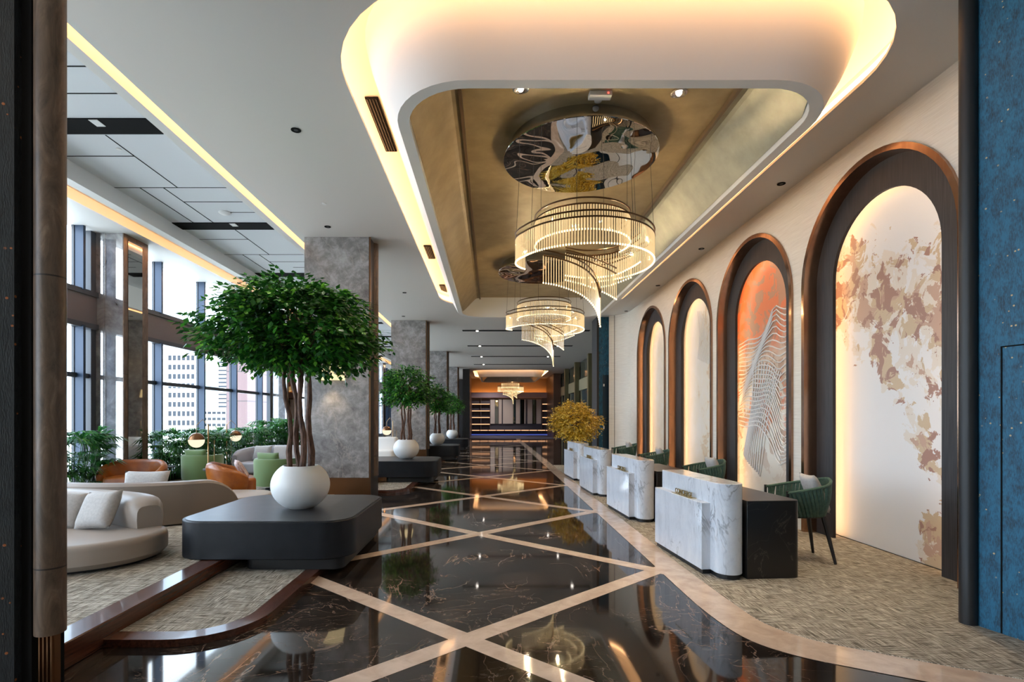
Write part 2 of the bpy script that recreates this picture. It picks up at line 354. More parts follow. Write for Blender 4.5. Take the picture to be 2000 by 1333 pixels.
# art panels
def panel_mat(i):
    n = N('printed_art_panel'); X = n.xyz(); y, z = X[1], X[2]; v = n.map((1, 1.2, 1), loc=(i*3, i*7, i)); nz_ = n.noise(v, 2.6, 8, .62, .6); nz2 = n.noise(n.map((1, 1, 1), loc=(9, i, 4)), 3.4, 6, .6, .8)
    if i == 0:
        c0 = (.70, .64, .56)
        # broad diagonal band of camouflage-like patches, upper left to lower right
        d = n.math('ABSOLUTE', n.math('SUBTRACT', n.math('SUBTRACT', z, 2.85), n.math('MULTIPLY', y, .45)))
        band = n.math('SUBTRACT', .535, n.math('MULTIPLY', n.math('POWER', d, 1.6), .2))
        d2 = n.math('ABSOLUTE', n.math('SUBTRACT', z, n.math('MULTIPLY_ADD', y, 1.6, 1.95))); b3 = n.math('SUBTRACT', .54, n.math('MULTIPLY', d2, .42))
        d3 = n.math('ADD', n.math('MULTIPLY', n.math('MAXIMUM', n.math('ADD', y, .45), 0), 1.2), n.math('MULTIPLY', n.math('MAXIMUM', n.math('SUBTRACT', z, .45), 0), 1.0)); b4 = n.math('SUBTRACT', .56, d3)
        band = n.math('MAXIMUM', n.math('MAXIMUM', band, b3), b4)
        s = n.math('SUBTRACT', n.math('ADD', nz_, band), .44)
        s2 = n.math('SUBTRACT', n.math('ADD', nz2, band), .44)
        c = n.mix(n.ramp(s, [(.52, 0.0), (.525, 1.0)]), (.74, .73, .72), c0)
        c = n.mix(n.ramp(s2, [(.575, 0.0), (.58, 1.0)]), c, (.56, .43, .28))
        c = n.mix(n.ramp(s, [(.625, 0.0), (.63, 1.0)]), c, (.50, .33, .24))
        c = n.mix(n.math('MULTIPLY', n.ramp(n.noise(n.map(loc=(1, 2, 3)), 4.5, 6, .6, .9), [(.53, 0.0), (.535, 1.0)]), n.ramp(s2, [(.54, 0.0), (.545, 1.0)])), c, (.36, .20, .15))
    elif i == 1:
        h = n.math('ADD', n.math('MULTIPLY', z, .25), n.math('MULTIPLY', nz_, .32))
        c = n.ramp(h, [(.0, (.72, .72, .7)), (.56, (.72, .68, .58)), (.74, (.66, .56, .42)), (.84, (.62, .42, .3)), (.93, (.72, .22, .1)), (1.0, (.74, .2, .08))])
        k = n.math('MULTIPLY', n.ramp(nz2, [(.5, 0.0), (.52, 1.0)]), n.ramp(n.math('MULTIPLY', z, .25), [(.1, 0.0), (.3, 1.0)]))
        c = n.mix(n.math('MULTIPLY', k, .8), c, (.42, .26, .17))
        k2 = n.math('MULTIPLY', n.ramp(nz_, [(.46, 1.0), (.48, 0.0)]), n.ramp(n.math('ABSOLUTE', n.math('SUBTRACT', z, 1.9)), [(.3, 1.0), (.7, 0.0)]))
        c = n.mix(n.math('MULTIPLY', k2, .7), c, (.7, .2, .08))
    elif i == 2:
        c = n.ramp(n.math('ADD', n.math('MULTIPLY', nz_, .9), n.math('MULTIPLY', y, -.18)), [(.3, (.73, .72, .68)), (.52, (.72, .69, .6)), (.56, (.62, .48, .32)), (.62, (.66, .6, .48)), (.7, (.5, .33, .22))])
    else: c = n.ramp(nz_, [(.4, (.73, .71, .64)), (.6, (.70, .66, .55))])
    return n.bsdf(c, .42)
art = ['closest to the camera, cream art panel with large brown and tan blotches', 'second from the camera, coral red art panel with flowing white lines',
       'third from the camera, pale art panel with fine lines and tan edge', 'farthest from the camera, plain cream art panel']
for i, c in enumerate(AC):
    e = empty('arched_niche', (XW, c, 0), 0, 'wall arch ' + art[i], 'wall niche', 'backlit arches along the right wall')
    arch_sweep(MB(), [(1.255, 4.325), (1.19, 4.325), (1.17, 4.50), (1.255, 4.50)], c).build('copper_surround', Mt['copper'], e, world=True, smooth=True)
    arch_sweep(MB(), [(1.2, 4.49), (.83, 4.49), (.83, 4.53), (1.2, 4.53)], c).build('dark_frame', Mt['wood_dark'], e, world=True, smooth=True)
    arch_sweep(MB(), [(1.18, 4.53), (1.18, 4.76), (1.22, 4.76), (1.22, 4.53)], c).build('niche_lining', Mt['wood_dark'], e, world=True, smooth=True)
    pm = MB(); pp = [(y-c, z) for y, z in archpts(c, 1.17, zb=0.01)]; n_ = len(pp)
    pm.add([(4.68-XW, y, z) for y, z in pp] + [(4.71-XW, y, z) for y, z in pp], [tuple(range(n_)), tuple(range(2*n_-1, n_-1, -1))] + [(j, (j+1) % n_, n_+(j+1) % n_, n_+j) for j in range(n_)])
    pan = pm.build('art_panel', panel_mat(i), e)
    arch_sweep(MB(), [(1.0, 4.535), (.97, 4.535), (.97, 4.55), (1.0, 4.55)], c, zb=.02).build('led_strip', Mt['led_arch'], e, world=True)
    if i in (1, 2):       # fine white relief lines
        lm = MB(); rr = random.Random(3+i)
        if i == 1:
            for k in range(26):
                z0 = 3.15 - .075*k; pts = []
                for q in range(19):
                    u = -1 + 2*q/18
                    dz = .20*math.sin(2.2*u + .13*k) + .16*math.exp(-((u-.15-.012*k)/.16)**2)*math.cos(k*.21) - .30*max(0, u-.1)*(k/22) + .05*math.sin(7*u+k*.4) - .35*math.exp(-((u-.35)/.22)**2)*(k/34)
                    pts.append((4.668-XW, -u*1.05, z0 + dz))
                pts = [p for p in pts if abs(p[1]) < 1.1]
                lm.tube(pts, .012, 4)
            for k in range(12):
                pts = []
                for q in range(16):
                    t = q/15; u = -.55 + .085*k*(1-t*.55) - .25*t + .10*math.sin(4*t+k*.3)
                    pts.append((4.668-XW, -u, 2.65 - 1.75*t - .03*k))
                lm.tube(pts, .011, 4)
        else:
            for k in range(16):
                lm.tube([(4.668-XW, -(-.3 + .08*k + .12*math.sin(3*q/12+k*.2)), 4.0 - .09*q - .02*k) for q in range(13)], .005, 4)
        lm.build('relief_line', Mt['white'], e, smooth=True)

# main ceiling with two rounded openings, coves and hanging rings
def rr_off(b, r, off, n=10): x0, x1, y0, y1 = b; return rrect(x0-off, x1+off, y0-off, y1+off, r+off, n)
O1 = (-1.45, 3.70, 3.95, 15.75); O2 = (-1.35, 4.15, 36.9, 44.3)
bm = bmesh.new()
def loop(pts):
    vs = [bm.verts.new((x, y, ZC)) for x, y in pts]
    return [bm.edges.new((vs[i], vs[(i+1) % len(vs)])) for i in range(len(vs))]
ed = loop([(-3.58, -6), (5.9, -6), (5.9, 46), (-3.58, 46)]) + loop(rr_off(O1, 1.25, 0)) + loop(rr_off(O2, 1.25, 0))
bmesh.ops.triangle_fill(bm, edges=ed, use_beauty=True)
me = bpy.data.meshes.new('ceiling'); bm.to_mesh(me); bm.free(); me.materials.append(Mt['ceil'])
o = bpy.data.objects.new('ceiling', me); COL.objects.link(o); tag(o, kind='structure')
def cove(b, r, olive, labels):
    prof = [(0, ZC), (0, ZC+.035), (.13, ZC+.035), (.13, ZC+.27), (.02, ZC+.33), (-.14, ZC+.33), (-.22, ZC+.30), (-.235, ZC+.21), (-.265, ZC+.09), (-.31, ZC-.03), (-.37, ZC-.16), (-.445, ZC-.29), (-.52, ZC-.43), (-.525, ZC-.44), (-.64, ZC-.44), (-.64, ZC+.16)]
    m = MB(); m.loft([[(x, y, z) for x, y in rr_off(b, r, o_)] for o_, z in prof], True, False)
    o = m.build('trim_5' if b is O1 else 'trim_6', Mt['white'], smooth=True); tag(o, kind='structure')
    q = MB(); q.loft([[(x, y, z) for x, y in rr_off(b, r, o_)] for o_, z in ((.10, ZC+.13), (.07, ZC+.13), (.07, ZC+.16), (.10, ZC+.16), (.10, ZC+.13))], True, False)
    l = q.build('led_strip', Mt['led']); tag(l, labels[0], 'light strip')
    x0, x1, y0, y1 = b; c = (x0+x1)/2
    m = MB(); t = olive
    # flat middle, narrow steps, sloping sides
    m.box(c-1.475, c+1.475, y0+.5, y1-.5, 5.06, 5.12, 0)
    for s in (-1, 1):
        a, bb, d, e_ = c+s*1.44, c+s*1.475, c+s*1.62, c+s*2.1
        m.add([(a, y0+.5, 5.00), (a, y1-.5, 5.00), (a, y1-.5, 5.10), (a, y0+.5, 5.10), (bb, y0+.5, 5.00), (bb, y1-.5, 5.00)], [(0, 1, 2, 3), (0, 1, 5, 4)], 1)
        lo = []; hi = []
        for j in range(13):
            u = 1.475 + ((x1-x0)/2 - .645 + 0 - 1.475)*j/12; hw = (x1-x0)/2 - .64; r = 1.25 - .64; q = max(0, u-(hw-r)); cut = .66 + r - math.sqrt(max(0, r*r-q*q)); z = 5.03 - .02*j/12 if j < 2 else 5.02 - .47*((j-2)/10)**1.2
            lo.append((c+s*u, y0+cut, z)); hi.append((c+s*u, y1-cut, z))
        m.loft([lo, hi], closed=False, cap=False, mi=0 if s < 0 else 2)
    tag(m.build('ceiling', [Mt['olive'], Mt['brown_lac'], Mt['sage']]), kind='structure')
cove(O1, 1.25, None, ['warm light strip hidden in the large ceiling cove over the desks'])
cove(O2, 1.25, None, ['warm light strip hidden in the small far ceiling cove'])
# left ceiling: light slot, raised panels, bulkhead, amber slot, soffit
m = MB().box(-3.85, -3.72, -6, 46, ZC, 5.7).box(-3.72, -3.3, -6, 46, 5.10, 5.2).box(-3.42, -3.38, -6, 46, ZC+.01, 5.1).box(-6.76, -6.57, -6, 46, 5.31, 5.7)
m.box(-8.2, -7.15, -6, 46, 5.31, 5.5).box(-7.2, -6.7, -6, 46, 5.5, 5.6)
struct(m, 'ceiling', Mt['white'])
m = MB().box(-6.6, -3.8, -6, 46, 5.6, 5.7, 0)
def seam(x0, x1, y0, y1): m.box(x0, x1, y0, y1, 5.596, 5.6005, 1)
for k in range(-2, 10):
    b = 7.0 + 3.75*k; g = .009
    seam(-6.57, -5.47, b+1.0-g, b+1.0+g); seam(-5.47-g, -5.47+g, b+.4, b+2.1); seam(-6.57, -3.85, b+2.1-g, b+2.1+g)
    seam(-6.13-g, -6.13+g, b+2.1, b+3.75); seam(-5.72-g, -5.72+g, b+2.1, b+3.75); seam(-5.72, -3.85, b+2.7-g, b+2.7+g); seam(-5.3, -3.85, b-.55-g, b-.55+g)
struct(m, 'ceiling', [Mt['ceil_panel'], Mt['seam']])
for k in range(0, 8):
    b = 6.98 + 3.75*k; m = MB().box(-6.57, -4.62, b, b+.38, 5.585, 5.599)
    o = m.build('air_slot', Mt['seam'])
    e = empty('ceiling_air_slot', (-5.6, b+.19, 5.59), 0, ['first', 'second', 'third', 'fourth', 'fifth', 'sixth', 'seventh', 'eighth'][k] + ' wide black air slot from the camera in the raised panel ceiling over the lounge', 'air vent', 'black air slots in the panel ceiling')
    o.parent = e; o.matrix_parent_inverse = Matrix(); o.data.transform(Matrix.Translation((5.6, -b-.19, -5.59)))
    if k < 2: MB().box(.2, .32, -.18, -.02, -.012, -.006).build('white_insert', Mt['white'], e)
tag(box(-3.50, -3.47, -6, 46, ZC+.012, ZC+.03).build('led_strip', Mt['led']), 'warm light strip in the long narrow ceiling slot left of the stone columns', 'light strip')
tag(box(-6.785, -6.765, -6, 46, 5.42, 5.44).build('led_strip', Mt['led_amber']), 'amber light strip in the ceiling slot along the window side', 'light strip')
# roof and closing walls
struct(box(-8.4, 6.2, -6.2, 46.2, 5.75, 6.0), 'ceiling', Mt['white'])
struct(box(-8.4, 6.2, 46, 46.2, -.4, 5.75), 'wall_back', Mt['wood_dark'])
struct(box(5.9, 6.1, 17.4, 46, -.4, 5.75), 'wall_right', Mt['wood_dark'])
struct(box(4.95, 6.0, 17.3, 17.5, -.1, 5.75), 'wall_right', Mt['wood_dark'])

# window wall, one window per bay between the stone piers
PX = -8.07
for k in range(-1, 5):
    y0 = 10.52 + 8.42*(k-1) + .75; y1 = 10.52 + 8.42*k
    if k == -1: y0 = -6
    e = empty('window_%d' % (k+2), (PX, (y0+y1)/2, .17), kind='structure')
    P = y1 - 8.42; ys = [P+1.98, P+3.84, P+5.9, P+8.01] if k == 0 else [P+1.98, P+3.84, P+5.65, P+7.45]
    if k == -1: ys = [-4.4, -2.6, -1.2, .6]
    if k == 4: y1 = 46
    m = MB(); f = MB()
    for y in ys:
        m.box(PX-.03, PX+.02, y-.045, y+.045, .17, 5.31); f.box(PX+.02, PX+.19, y-.03, y+.03, .17, 3.38); f.box(PX+.02, PX+.19, y-.03, y+.03, 4.07, 5.31)
    m.box(PX-.03, PX+.1, y1-.13, y1-.0, .17, 5.31); m.box(PX-.03, PX+.1, y0, y0+.13, .17, 5.31)
    for z, h, d in ((2.415, .045, .06), (3.40, .05, .16), (4.05, .05, .16), (.2, .06, .1)): m.box(PX-.03, PX+d, y0, y1, z-h, z+h)
    m.build('frame', Mt['frame_win'], e, world=True); f.build('mullion_fin', Mt['fin_win'], e, world=True)
    box(PX-.1, PX+.12, y0, y1, 3.42, 4.03).build('spandrel', Mt['spandrel'], e, world=True)
    g = MB(); a = PX - .005; g.add([(a, y0, .17), (a, y1, .17), (a, y1, 5.31), (a, y0, 5.31)], [(0, 1, 2, 3)]); g.build('glass_pane', Mt['glass'], e, world=True)
struct(box(-8.4, 6.2, -6.2, -6, 0, 5.8), 'wall_front', Mt['wallpaper'])
for (loc, rot, sx, sy) in (((PX+.25, 4, 2.7), (0, R(-90), 0), 5.2, 20), ((PX+.25, 30, 2.7), (0, R(-90), 0), 5.2, 32)):
    o = light('window_portal', 'AREA', loc, 1, rot=rot, shape='RECTANGLE', size=sx, size_y=sy)
    o.data.cycles.is_portal = True

# stone piers on the window side
for k, y in enumerate(PY[1:]):
    e = empty('window_pier', (-7.75, y+.37, .17), 0, ['grey stone pier hidden beside the near dark pillar at the windows', 'polished grey stone pier between the near windows with mirrored side, beside the palms', 'second polished stone pier at the windows, just left of the tree trunks', 'stone pier at the windows in the third bay of the lounge', 'stone pier at the windows in the fourth bay of the lounge', 'stone pier at the windows in the farthest bay'][k], 'pier', 'stone piers along the window wall')
    m = MB().box(-8.1, -7.43, y, y+.75, .17, 5.31); m.build('stone_cladding', Mt['stone_pier'] if 'stone_pier' in Mt else Mt['stone'], e, world=True)
    box(-7.79, -7.783, y-.003, y, .5, 5.3).build('joint', Mt['steel'], e, world=True)
    box(-7.43, -7.41, y+.0, y+.75, .17, 5.31).build('stone_edge', Mt['brown_stone'], e, world=True)
    box(-7.412, -7.40, y+.12, y+.55, .45, 5.22).build('mirror_panel', Mt['mirror_dark'], e, world=True)
    box(-8.0, -7.44, y-.006, y, .17, .47).build('plinth', Mt['charcoal'], e, world=True)
# square stone columns
cl = ['big grey stone column with wall lamp, nearest, behind the large tree', 'second grey stone column behind the second ficus tree', 'third grey stone column down the lobby', 'fourth and farthest grey stone column']
for k in range(4):
    y = 9.65 + 8.35*k; e = empty('stone_column', (-2.85, y+.38, 0), 0, cl[k], 'column', 'stone columns along the lobby')
    def B(*a): return MB().box(*a)
    B(-3.46, -2.265, y, y+.12, .474, ZC).build('stone_face', Mt['stone'], e, world=True, bevel=.004)
    B(-3.44, -2.25, y+.06, y+.72, 0.0, ZC).build('core', Mt['wood_dark'], e, world=True)
    B(-3.463, -2.262, y-.004, y+.1, 0.0, .474).build('bronze_base', Mt['bronze'], e, world=True)
    B(-2.262, -2.235, y+.0, y+.035, 0.0, ZC).build('edge_strip', Mt['bronze'], e, world=True)
    m = MB(); m.lathe([(.09, .474), (.09, ZC)], 20, (-2.27, y+.42)); m.build('side_roll', Mt['brown_stone'], e, world=True, smooth=True)
    B(-3.47, -2.3, y+.62, y+.76, .02, ZC-.01).build('rear_face', Mt['stone'], e, world=True)
    m = MB(); r0, r1 = .235, .185; n_ = 20; 
    ring = lambda r, z: [(-2.93 + r*math.cos(PI + PI*j/n_), y-.004 + .75*r*math.sin(PI + PI*j/n_), z) for j in range(n_+1)]
    m.loft([ring(r0, 2.27), ring(r1, 2.54)], closed=False, cap=False); m.loft([ring(r0*.9, 2.285), ring(.001, 2.285)], closed=False, cap=False)
    L = empty('wall_lamp', (-2.93, y-.01, 2.27), 0, 'lit cream half-cone wall lamp on the ' + ['nearest', 'second', 'third', 'fourth'][k] + ' stone column', 'lamp', 'wall lamps on the columns')
    m.build('lamp_shade', Mt['shade'], L, world=True, smooth=True)
    B(-2.97, -2.89, y-.03, y-.001, 2.3, 2.5).build('wall_bracket', Mt['bronze'], L, world=True)
    light('lamp_light', 'SPOT', (-2.93, y-.14, 2.26), 16, (1, .72, .42), (R(-14), 0, 0), spot_size=R(110), spot_blend=.6, shadow_soft_size=.08)

# portal at the camera: left half
e = empty('portal_pillar', (-2.3, 2.6, 0), 0, 'brown half round stone pillar with dark flecked panel at the left edge', 'pillar')
m = MB(); m.lathe([(.065, .52), (.065, 4.92)], 28, (-2.213, 2.62)); m.build('stone_roll', Mt['brown_stone'], e, world=True, smooth=True)
MB().lathe([(0, .521), (.063, .521)], 28, (-2.213, 2.62)).build('roll_underside', Mt['brown_stone'], e, world=True)
m = MB().box(-2.25, -2.178, 2.60, 2.64, 0, .52)
m.build('bronze_base', Mt['bronze'], e, world=True)
m = MB()
for x in (-2.246, -2.226, -2.206, -2.187): m.box(x, x+.007, 2.588, 2.60, 0, .52)
m.build('fin', Mt['bronze'], e, world=True)
box(-2.42, -2.29, 2.60, 2.8, 0, 4.92).build('dark_recess', Mt['seam'], e, world=True)
m = MB(); m.prism([(-2.34, 2.56), (-3.3, 2.1), (-3.3, 2.8), (-2.34, 2.8)], 0, 4.92); m.build('flecked_panel', Mt['dark_wall'], e, world=True)
# portal: right half
e = empty('portal_panel', (4.0, 3.7, 0), 0, 'deep blue flecked wall panel with black rounded edge at the right', 'wall panel')
m = MB(); m.prism([(3.71, 3.97), (4.32, 1.65), (4.33, 1.65), (4.33, 3.0), (3.85, 4.09), (3.74, 4.09)], 0, ZC-.005); m.build('blue_panel', Mt['blue_wall'], e, world=True)
d = Vector((.61, -2.32)).normalized()
q = lambda s, o=0: (3.71 + d.x*s + d.y*o, 3.97 + d.y*s - d.x*o)
m = MB(); m.prism([q(.135, .003), q(.145, .003), q(.145, -.01), q(.135, -.01)], 0.01, 2.12); m.prism([q(.135, .003), q(1.2, .003), q(1.2, -.01), q(.135, -.01)], 2.11, 2.12)
m.build('door_joint', Mt['seam'], e, world=True)
m = MB(); m.lathe([(.058, 0.0), (.058, ZC-.005)], 24, (3.68, 4.03)); m.build('edge_roll', Mt['black'], e, world=True, smooth=True)
# ------------------------------------------------------------------ far end
m = MB().box(3.56, 4.02, 17.4, 18.2, 0, ZC)
e = empty('blue_partition', (3.8, 17.8, 0), 0, 'tall blue wall partition at the far end of the arched wall', 'partition')
m.build('blue_panel', Mt['blue_wall'], e, world=True)
box(4.02, 4.12, 17.1, 18.2, 0, ZC).build('black_edge', Mt['black'], e, world=True); box(3.5, 3.57, 17.36, 18.2, 0, ZC).build('black_edge', Mt['black'], e, world=True)
box(3.70, 3.93, 17.39, 17.401, 0, 3.0).build('door_panel', plain('dark_blue_door', (.006, .025, .045), .4), e, world=True)
box(3.72, 3.76, 17.375, 17.39, 2.62, 2.70).build('keypad', Mt['white'], e, world=True); box(3.72, 3.76, 17.375, 17.39, 1.2, 1.3).build('switch_plate', Mt['white'], e, world=True)
# lift-lobby side wall with olive fins
olv = plain('olive_fin_lacquer', (.14, .12, .06), .4, .3); olv2 = plain('khaki_beam', (.33, .3, .19), .5)
m = MB().box(5.3, 5.5, 18, 46, 3.2, 3.85); struct(m, 'trim_8', olv2)  # wall beam between the fins, above the dark openings
for k in range(6):
    y = 18.6 + 4.35*k; m = MB()
    m.box(5.06, 5.35, y, y+.35, 0, ZC); m.box(5.1, 5.35, y+.5, y+.56, 0, ZC); m.box(5.14, 5.35, y+.7, y+.76, 0, ZC)
    tag(m.build('wall_fin', olv), 'tall olive lacquered fin on the far right wall, ' + ['first', 'second', 'third', 'fourth', 'fifth', 'sixth'][k] + ' past the blue partition', 'fin', 'olive fins on the far right wall')
    if k < 5:
        w_ = empty('lift_door', (5.45, y+2.5, 0), 0, 'dark glazed opening under the khaki beam, ' + ['first', 'second', 'third', 'fourth', 'fifth'][k] + ' past the blue partition', 'door', 'dark openings in the far right wall')
        box(5.42, 5.48, y+1.0, y+4.0, .02, 3.2).build('glass_leaf', plain('dark_glass', (.03, .05, .07), .08), w_, world=True)
        m = MB().box(5.36, 5.48, y+.95, y+1.05, 0, 3.2).box(5.36, 5.48, y+3.95, y+4.05, 0, 3.2); m.build('jamb', olv2, w_, world=True)
        box(5.36, 5.4, y+.9, y+4.1, 3.9, 4.9).build('upper_glass', plain('dark_glass', (.05, .06, .05), .1), w_, world=True)
# dark end pillar and side wall
tag(box(-2.0, -1.52, 36.2, 36.8, 0, ZC).build('end_pillar', Mt['wood_dark']), 'dark narrow pillar at the left side of the far hall', 'pillar')
struct(box(-2.0, -1.72, 36.8, 46, 0, ZC), 'wall_left', plain('brown_wall', (.09, .05, .035), .4))
struct(box(4.75, 5.3, 40, 46, 0, ZC), 'wall_right', plain('brown_wall', (.09, .05, .035), .4))
struct(box(-1.8, 5.4, 45.15, 45.4, 0, ZC), 'wall_back', plain('tan_wall', (.35, .22, .12), .6))
struct(box(-1.8, 5.4, 44.55, 44.75, 3.25, 3.7), 'trim_7', plain('purple_lit_fascia', (.22, .19, .27), .5))  # purple light on the ledge put into its base colour
tag(box(-1.7, 5.3, 44.82, 44.86, 3.66, 3.7).build('led_strip', glow('amber_cove_led', (1, .42, .1), 13)), 'amber light strip above the far shelving', 'light strip')
struct(box(-1.8, 5.4, 38, 44.6, .001, .012), 'floor', plain('blue_carpet', (.05, .06, .12), .9))
sh = empty('display_shelving', (1.75, 44.9, 0), 0, 'dark wall of open shelves with lit edges filling the far end of the lobby', 'shelving')
box(-1.75, 5.3, 44.95, 45.12, 0.0, 3.25).build('back_panel', plain('navy_back', (.05, .05, .08), .5), sh, world=True)
sp = plain('shelf_lacquer', (.07, .06, .075), .4)
for s, (xa, xb, nn) in enumerate(((-1.7, -.12, 2), (4.32, 5.3, 2))):
    for j in range(nn+1):
        x = xa + (xb-xa)*j/nn; box(x-.03, x+.03, 44.62, 44.95, .3, 3.2).build('upright', sp, sh, world=True)
    for z in (.98, 1.56, 2.12, 2.7):
        f = box(xa, xb, 44.6, 44.95, z-.025, z+.025).build('shelf', sp, sh, world=True)
        box(xa+.03, xb-.03, 44.585, 44.6, z-.035, z+.03).build('lit_edge', Mt['led_shelf'], f, world=True, off=sh.location)
gp = plain('grey_fabric_panel', (.42, .4, .42), .7)
for xa, xb in ((-.1, .28), (.62, .88), (.98, 1.05), (1.15, 1.85), (2.1, 2.45), (2.82, 2.92), (3.1, 3.5), (3.86, 4.25), (1.05, 1.15)):
    box(xa, xb, 44.8, 44.95, 1.02, 3.1).build('upholstered_panel', gp, sh, world=True)
for xa, xb in ((.32, .58), (1.88, 2.06), (2.5, 2.8), (3.54, 3.8)): box(xa, xb, 44.86, 44.95, 1.02, 3.1).build('mirror_strip', Mt['mirror_dark'], sh, world=True)
f = box(-1.7, 5.3, 44.5, 44.95, .44, .50).build('bench_shelf', sp, sh, world=True)
for j in range(10): box(-1.66+.7*j, -1.02+.7*j, 44.485, 44.5, .43, .49).build('lit_edge', Mt['led_shelf'], f, world=True, off=sh.location)
box(-1.7, 5.3, 44.46, 44.49, .05, .14).build('floor_glow', Mt['led_blue'], sh, world=True)
# slots with spots across the far ceiling
for k, y in enumerate((20.1, 24.4, 28.7, 33.0)):
    e = empty('track_slot', (1.3, y, ZC), 0, 'thin black light slot across the ceiling, ' + ['first', 'second', 'third', 'fourth'][k] + ' past the big cove', 'light slot', 'black light slots in the far ceiling')
    box(-1.12, 3.78, y-.13, y+.13, ZC-.012, ZC-.002).build('slot', Mt['seam'], e, world=True)
    for x in ((-.55, 3.1) if k < 3 else (-.5,)):
        MB().lathe([(0, ZC-.03), (.045, ZC-.03), (.05, ZC-.01)], 16, (x, y)).build('spot_lens', Mt['spot_on'], e, world=True)
        light('spot_light', 'SPOT', (x, y, ZC-.05), 110, (1, .9, .78), (0, 0, 0), spot_size=R(80), spot_blend=.7, shadow_soft_size=.05)
# ------------------------------------------------------------------ ceiling fittings
def pt(px, py, z):      # where a fitting seen at that spot sits on a surface of height z
    Y = (z-1.6)*1020/(815-py); return ((px-960)*Y/1020, Y, z)
def downlight(loc, label, lit=False, r=.045):
    e = empty('downlight', loc, 0, label, 'ceiling light', 'small recessed ceiling lights')
    MB().lathe([(r*1.25, -.001), (r*1.25, -.006), (r, -.008), (r*.9, -.003), (0, -.003)], 20).build('trim_ring', Mt['seam'], e, smooth=True)
    MB().lathe([(0, -.005), (r*.55, -.005)], 16).build('lens', Mt['spot_on'] if lit else Mt['black'], e)
for (px, py, s) in ((578, 254, 'black spotlight in the plain ceiling between the light slot and the near cove corner'), (640, 443, 'black spotlight in the ceiling just above the nearest stone column'),
                    (790, 572, 'tiny black spotlight in the ceiling between first and second columns'), (788, 618, 'tiny black spotlight above the second stone column'),
                    (1526, 359, 'black spotlight in the soffit above the nearest arch'), (1370, 486, 'black spotlight in the soffit above the second arch'),
                    (1285, 558, 'black spotlight in the soffit above the third arch'), (1223, 608, 'black spotlight in the soffit above the farthest arch')):
    downlight(pt(px, py, ZC-.001), s)
for y in (5.2, 7.45, 10.3, 13.1, 15.8): light('wall_wash', 'SPOT', (3.85, y, ZC-.03), 155, (1, .78, .5), (0, R(8), 0), spot_size=R(62), spot_blend=1.0, shadow_soft_size=.05)
for (px, py, s) in ((1017, 170, 'left one of the two glowing chrome spotlights at the near rim of the cove'), (1326, 178, 'right one of the two glowing chrome spotlights at the near rim of the cove')):
    e = empty('chrome_spotlight', pt(px, py+3, 5.058), 0, s, 'ceiling light', 'chrome spotlights in the cove')
    MB().lathe([(.085, 0), (.088, -.008), (.07, -.014), (.055, -.004), (0, -.001)], 28).build('chrome_ring', Mt['steel'], e, smooth=True)
    MB().lathe([(0, -.03), (.02, -.027), (.03, -.012), (.03, -.002)], 20).build('lens', Mt['spot_on'], e, smooth=True)
    light('spot_light', 'SPOT', Vector(pt(px, py+3, 5.05)) - Vector((0, 0, .05)), 110, (1, .85, .65), (0, 0, 0), spot_size=R(55), spot_blend=.7, shadow_soft_size=.04)
e = empty('motion_sensor', pt(1172, 182, 5.06), 0, 'small white box with red light at the near rim of the cove', 'sensor')
MB().box(-.12, .12, -.05, .05, -.05, 0).build('housing', Mt['white'], e, bevel=.006); MB().box(.07, .085, -.056, -.05, -.035, -.02).build('red_light', Mt['red_led'], e)
e = empty('smoke_detector', pt(1168, 196, 5.06), 0, 'round cream detector beside the white sensor box in the cove', 'detector')
MB().lathe([(.04, 0), (.04, -.012), (.02, -.02), (0, -.02)], 20).build('cap', Mt['white'], e, smooth=True)
e = empty('smoke_detector', pt(439, 415, 5.598), 0, 'round white detector on the panel ceiling before the second black air slot', 'detector')
MB().lathe([(.11, 0), (.11, -.02), (.06, -.045), (0, -.045)], 24).build('cap', Mt['white'], e, smooth=True)
for (px, py, s) in ((633, 398, 'small white sprinkler plate in the plain ceiling above the nearest column'), (232, 291, 'small white sprinkler plate behind the first black air slot')):
    e = empty('sprinkler', pt(px, py, ZC-.001 if px > 500 else 5.598), 0, s, 'sprinkler'); MB().lathe([(.035, 0), (.035, -.01), (0, -.012)], 16).build('plate', Mt['white'], e, smooth=True)
for i, (y, l) in enumerate(((5.95, 1.2), (11.1, .9), (14.4, .8))):
    e = empty('air_grille', (-1.37, y, ZC+.325), 0, 'slotted black air grille in the glowing left cove, ' + ['nearest and largest', 'middle one', 'farthest'][i], 'air vent', 'black grilles in the cove')
    m = MB().box(-.075, .075, 0, l, -.02, -.004); m.build('grille_body', Mt['seam'], e)
    m = MB()
    for j in range(4): m.box(-.06+.035*j, -.052+.035*j, .01, l-.01, -.028, -.02)
    m.build('slat', Mt['black'], e)
for i, y in enumerate((6.64, 11.85)):
    e = empty('ceiling_mirror', (1.12, y, 4.93), 0, ['large round rippled mirror disc on the gold ceiling above the near chandelier', 'rippled mirror disc above the second chandelier'][i], 'mirror', 'rippled mirror discs')
    MB().lathe([(0, -.06), (.965, -.06), (.97, -.055), (.97, -.03), (.9, 0.0), (.88, .13)], 72).build('polished_disc', [Mt['wavy']], e, smooth=True)
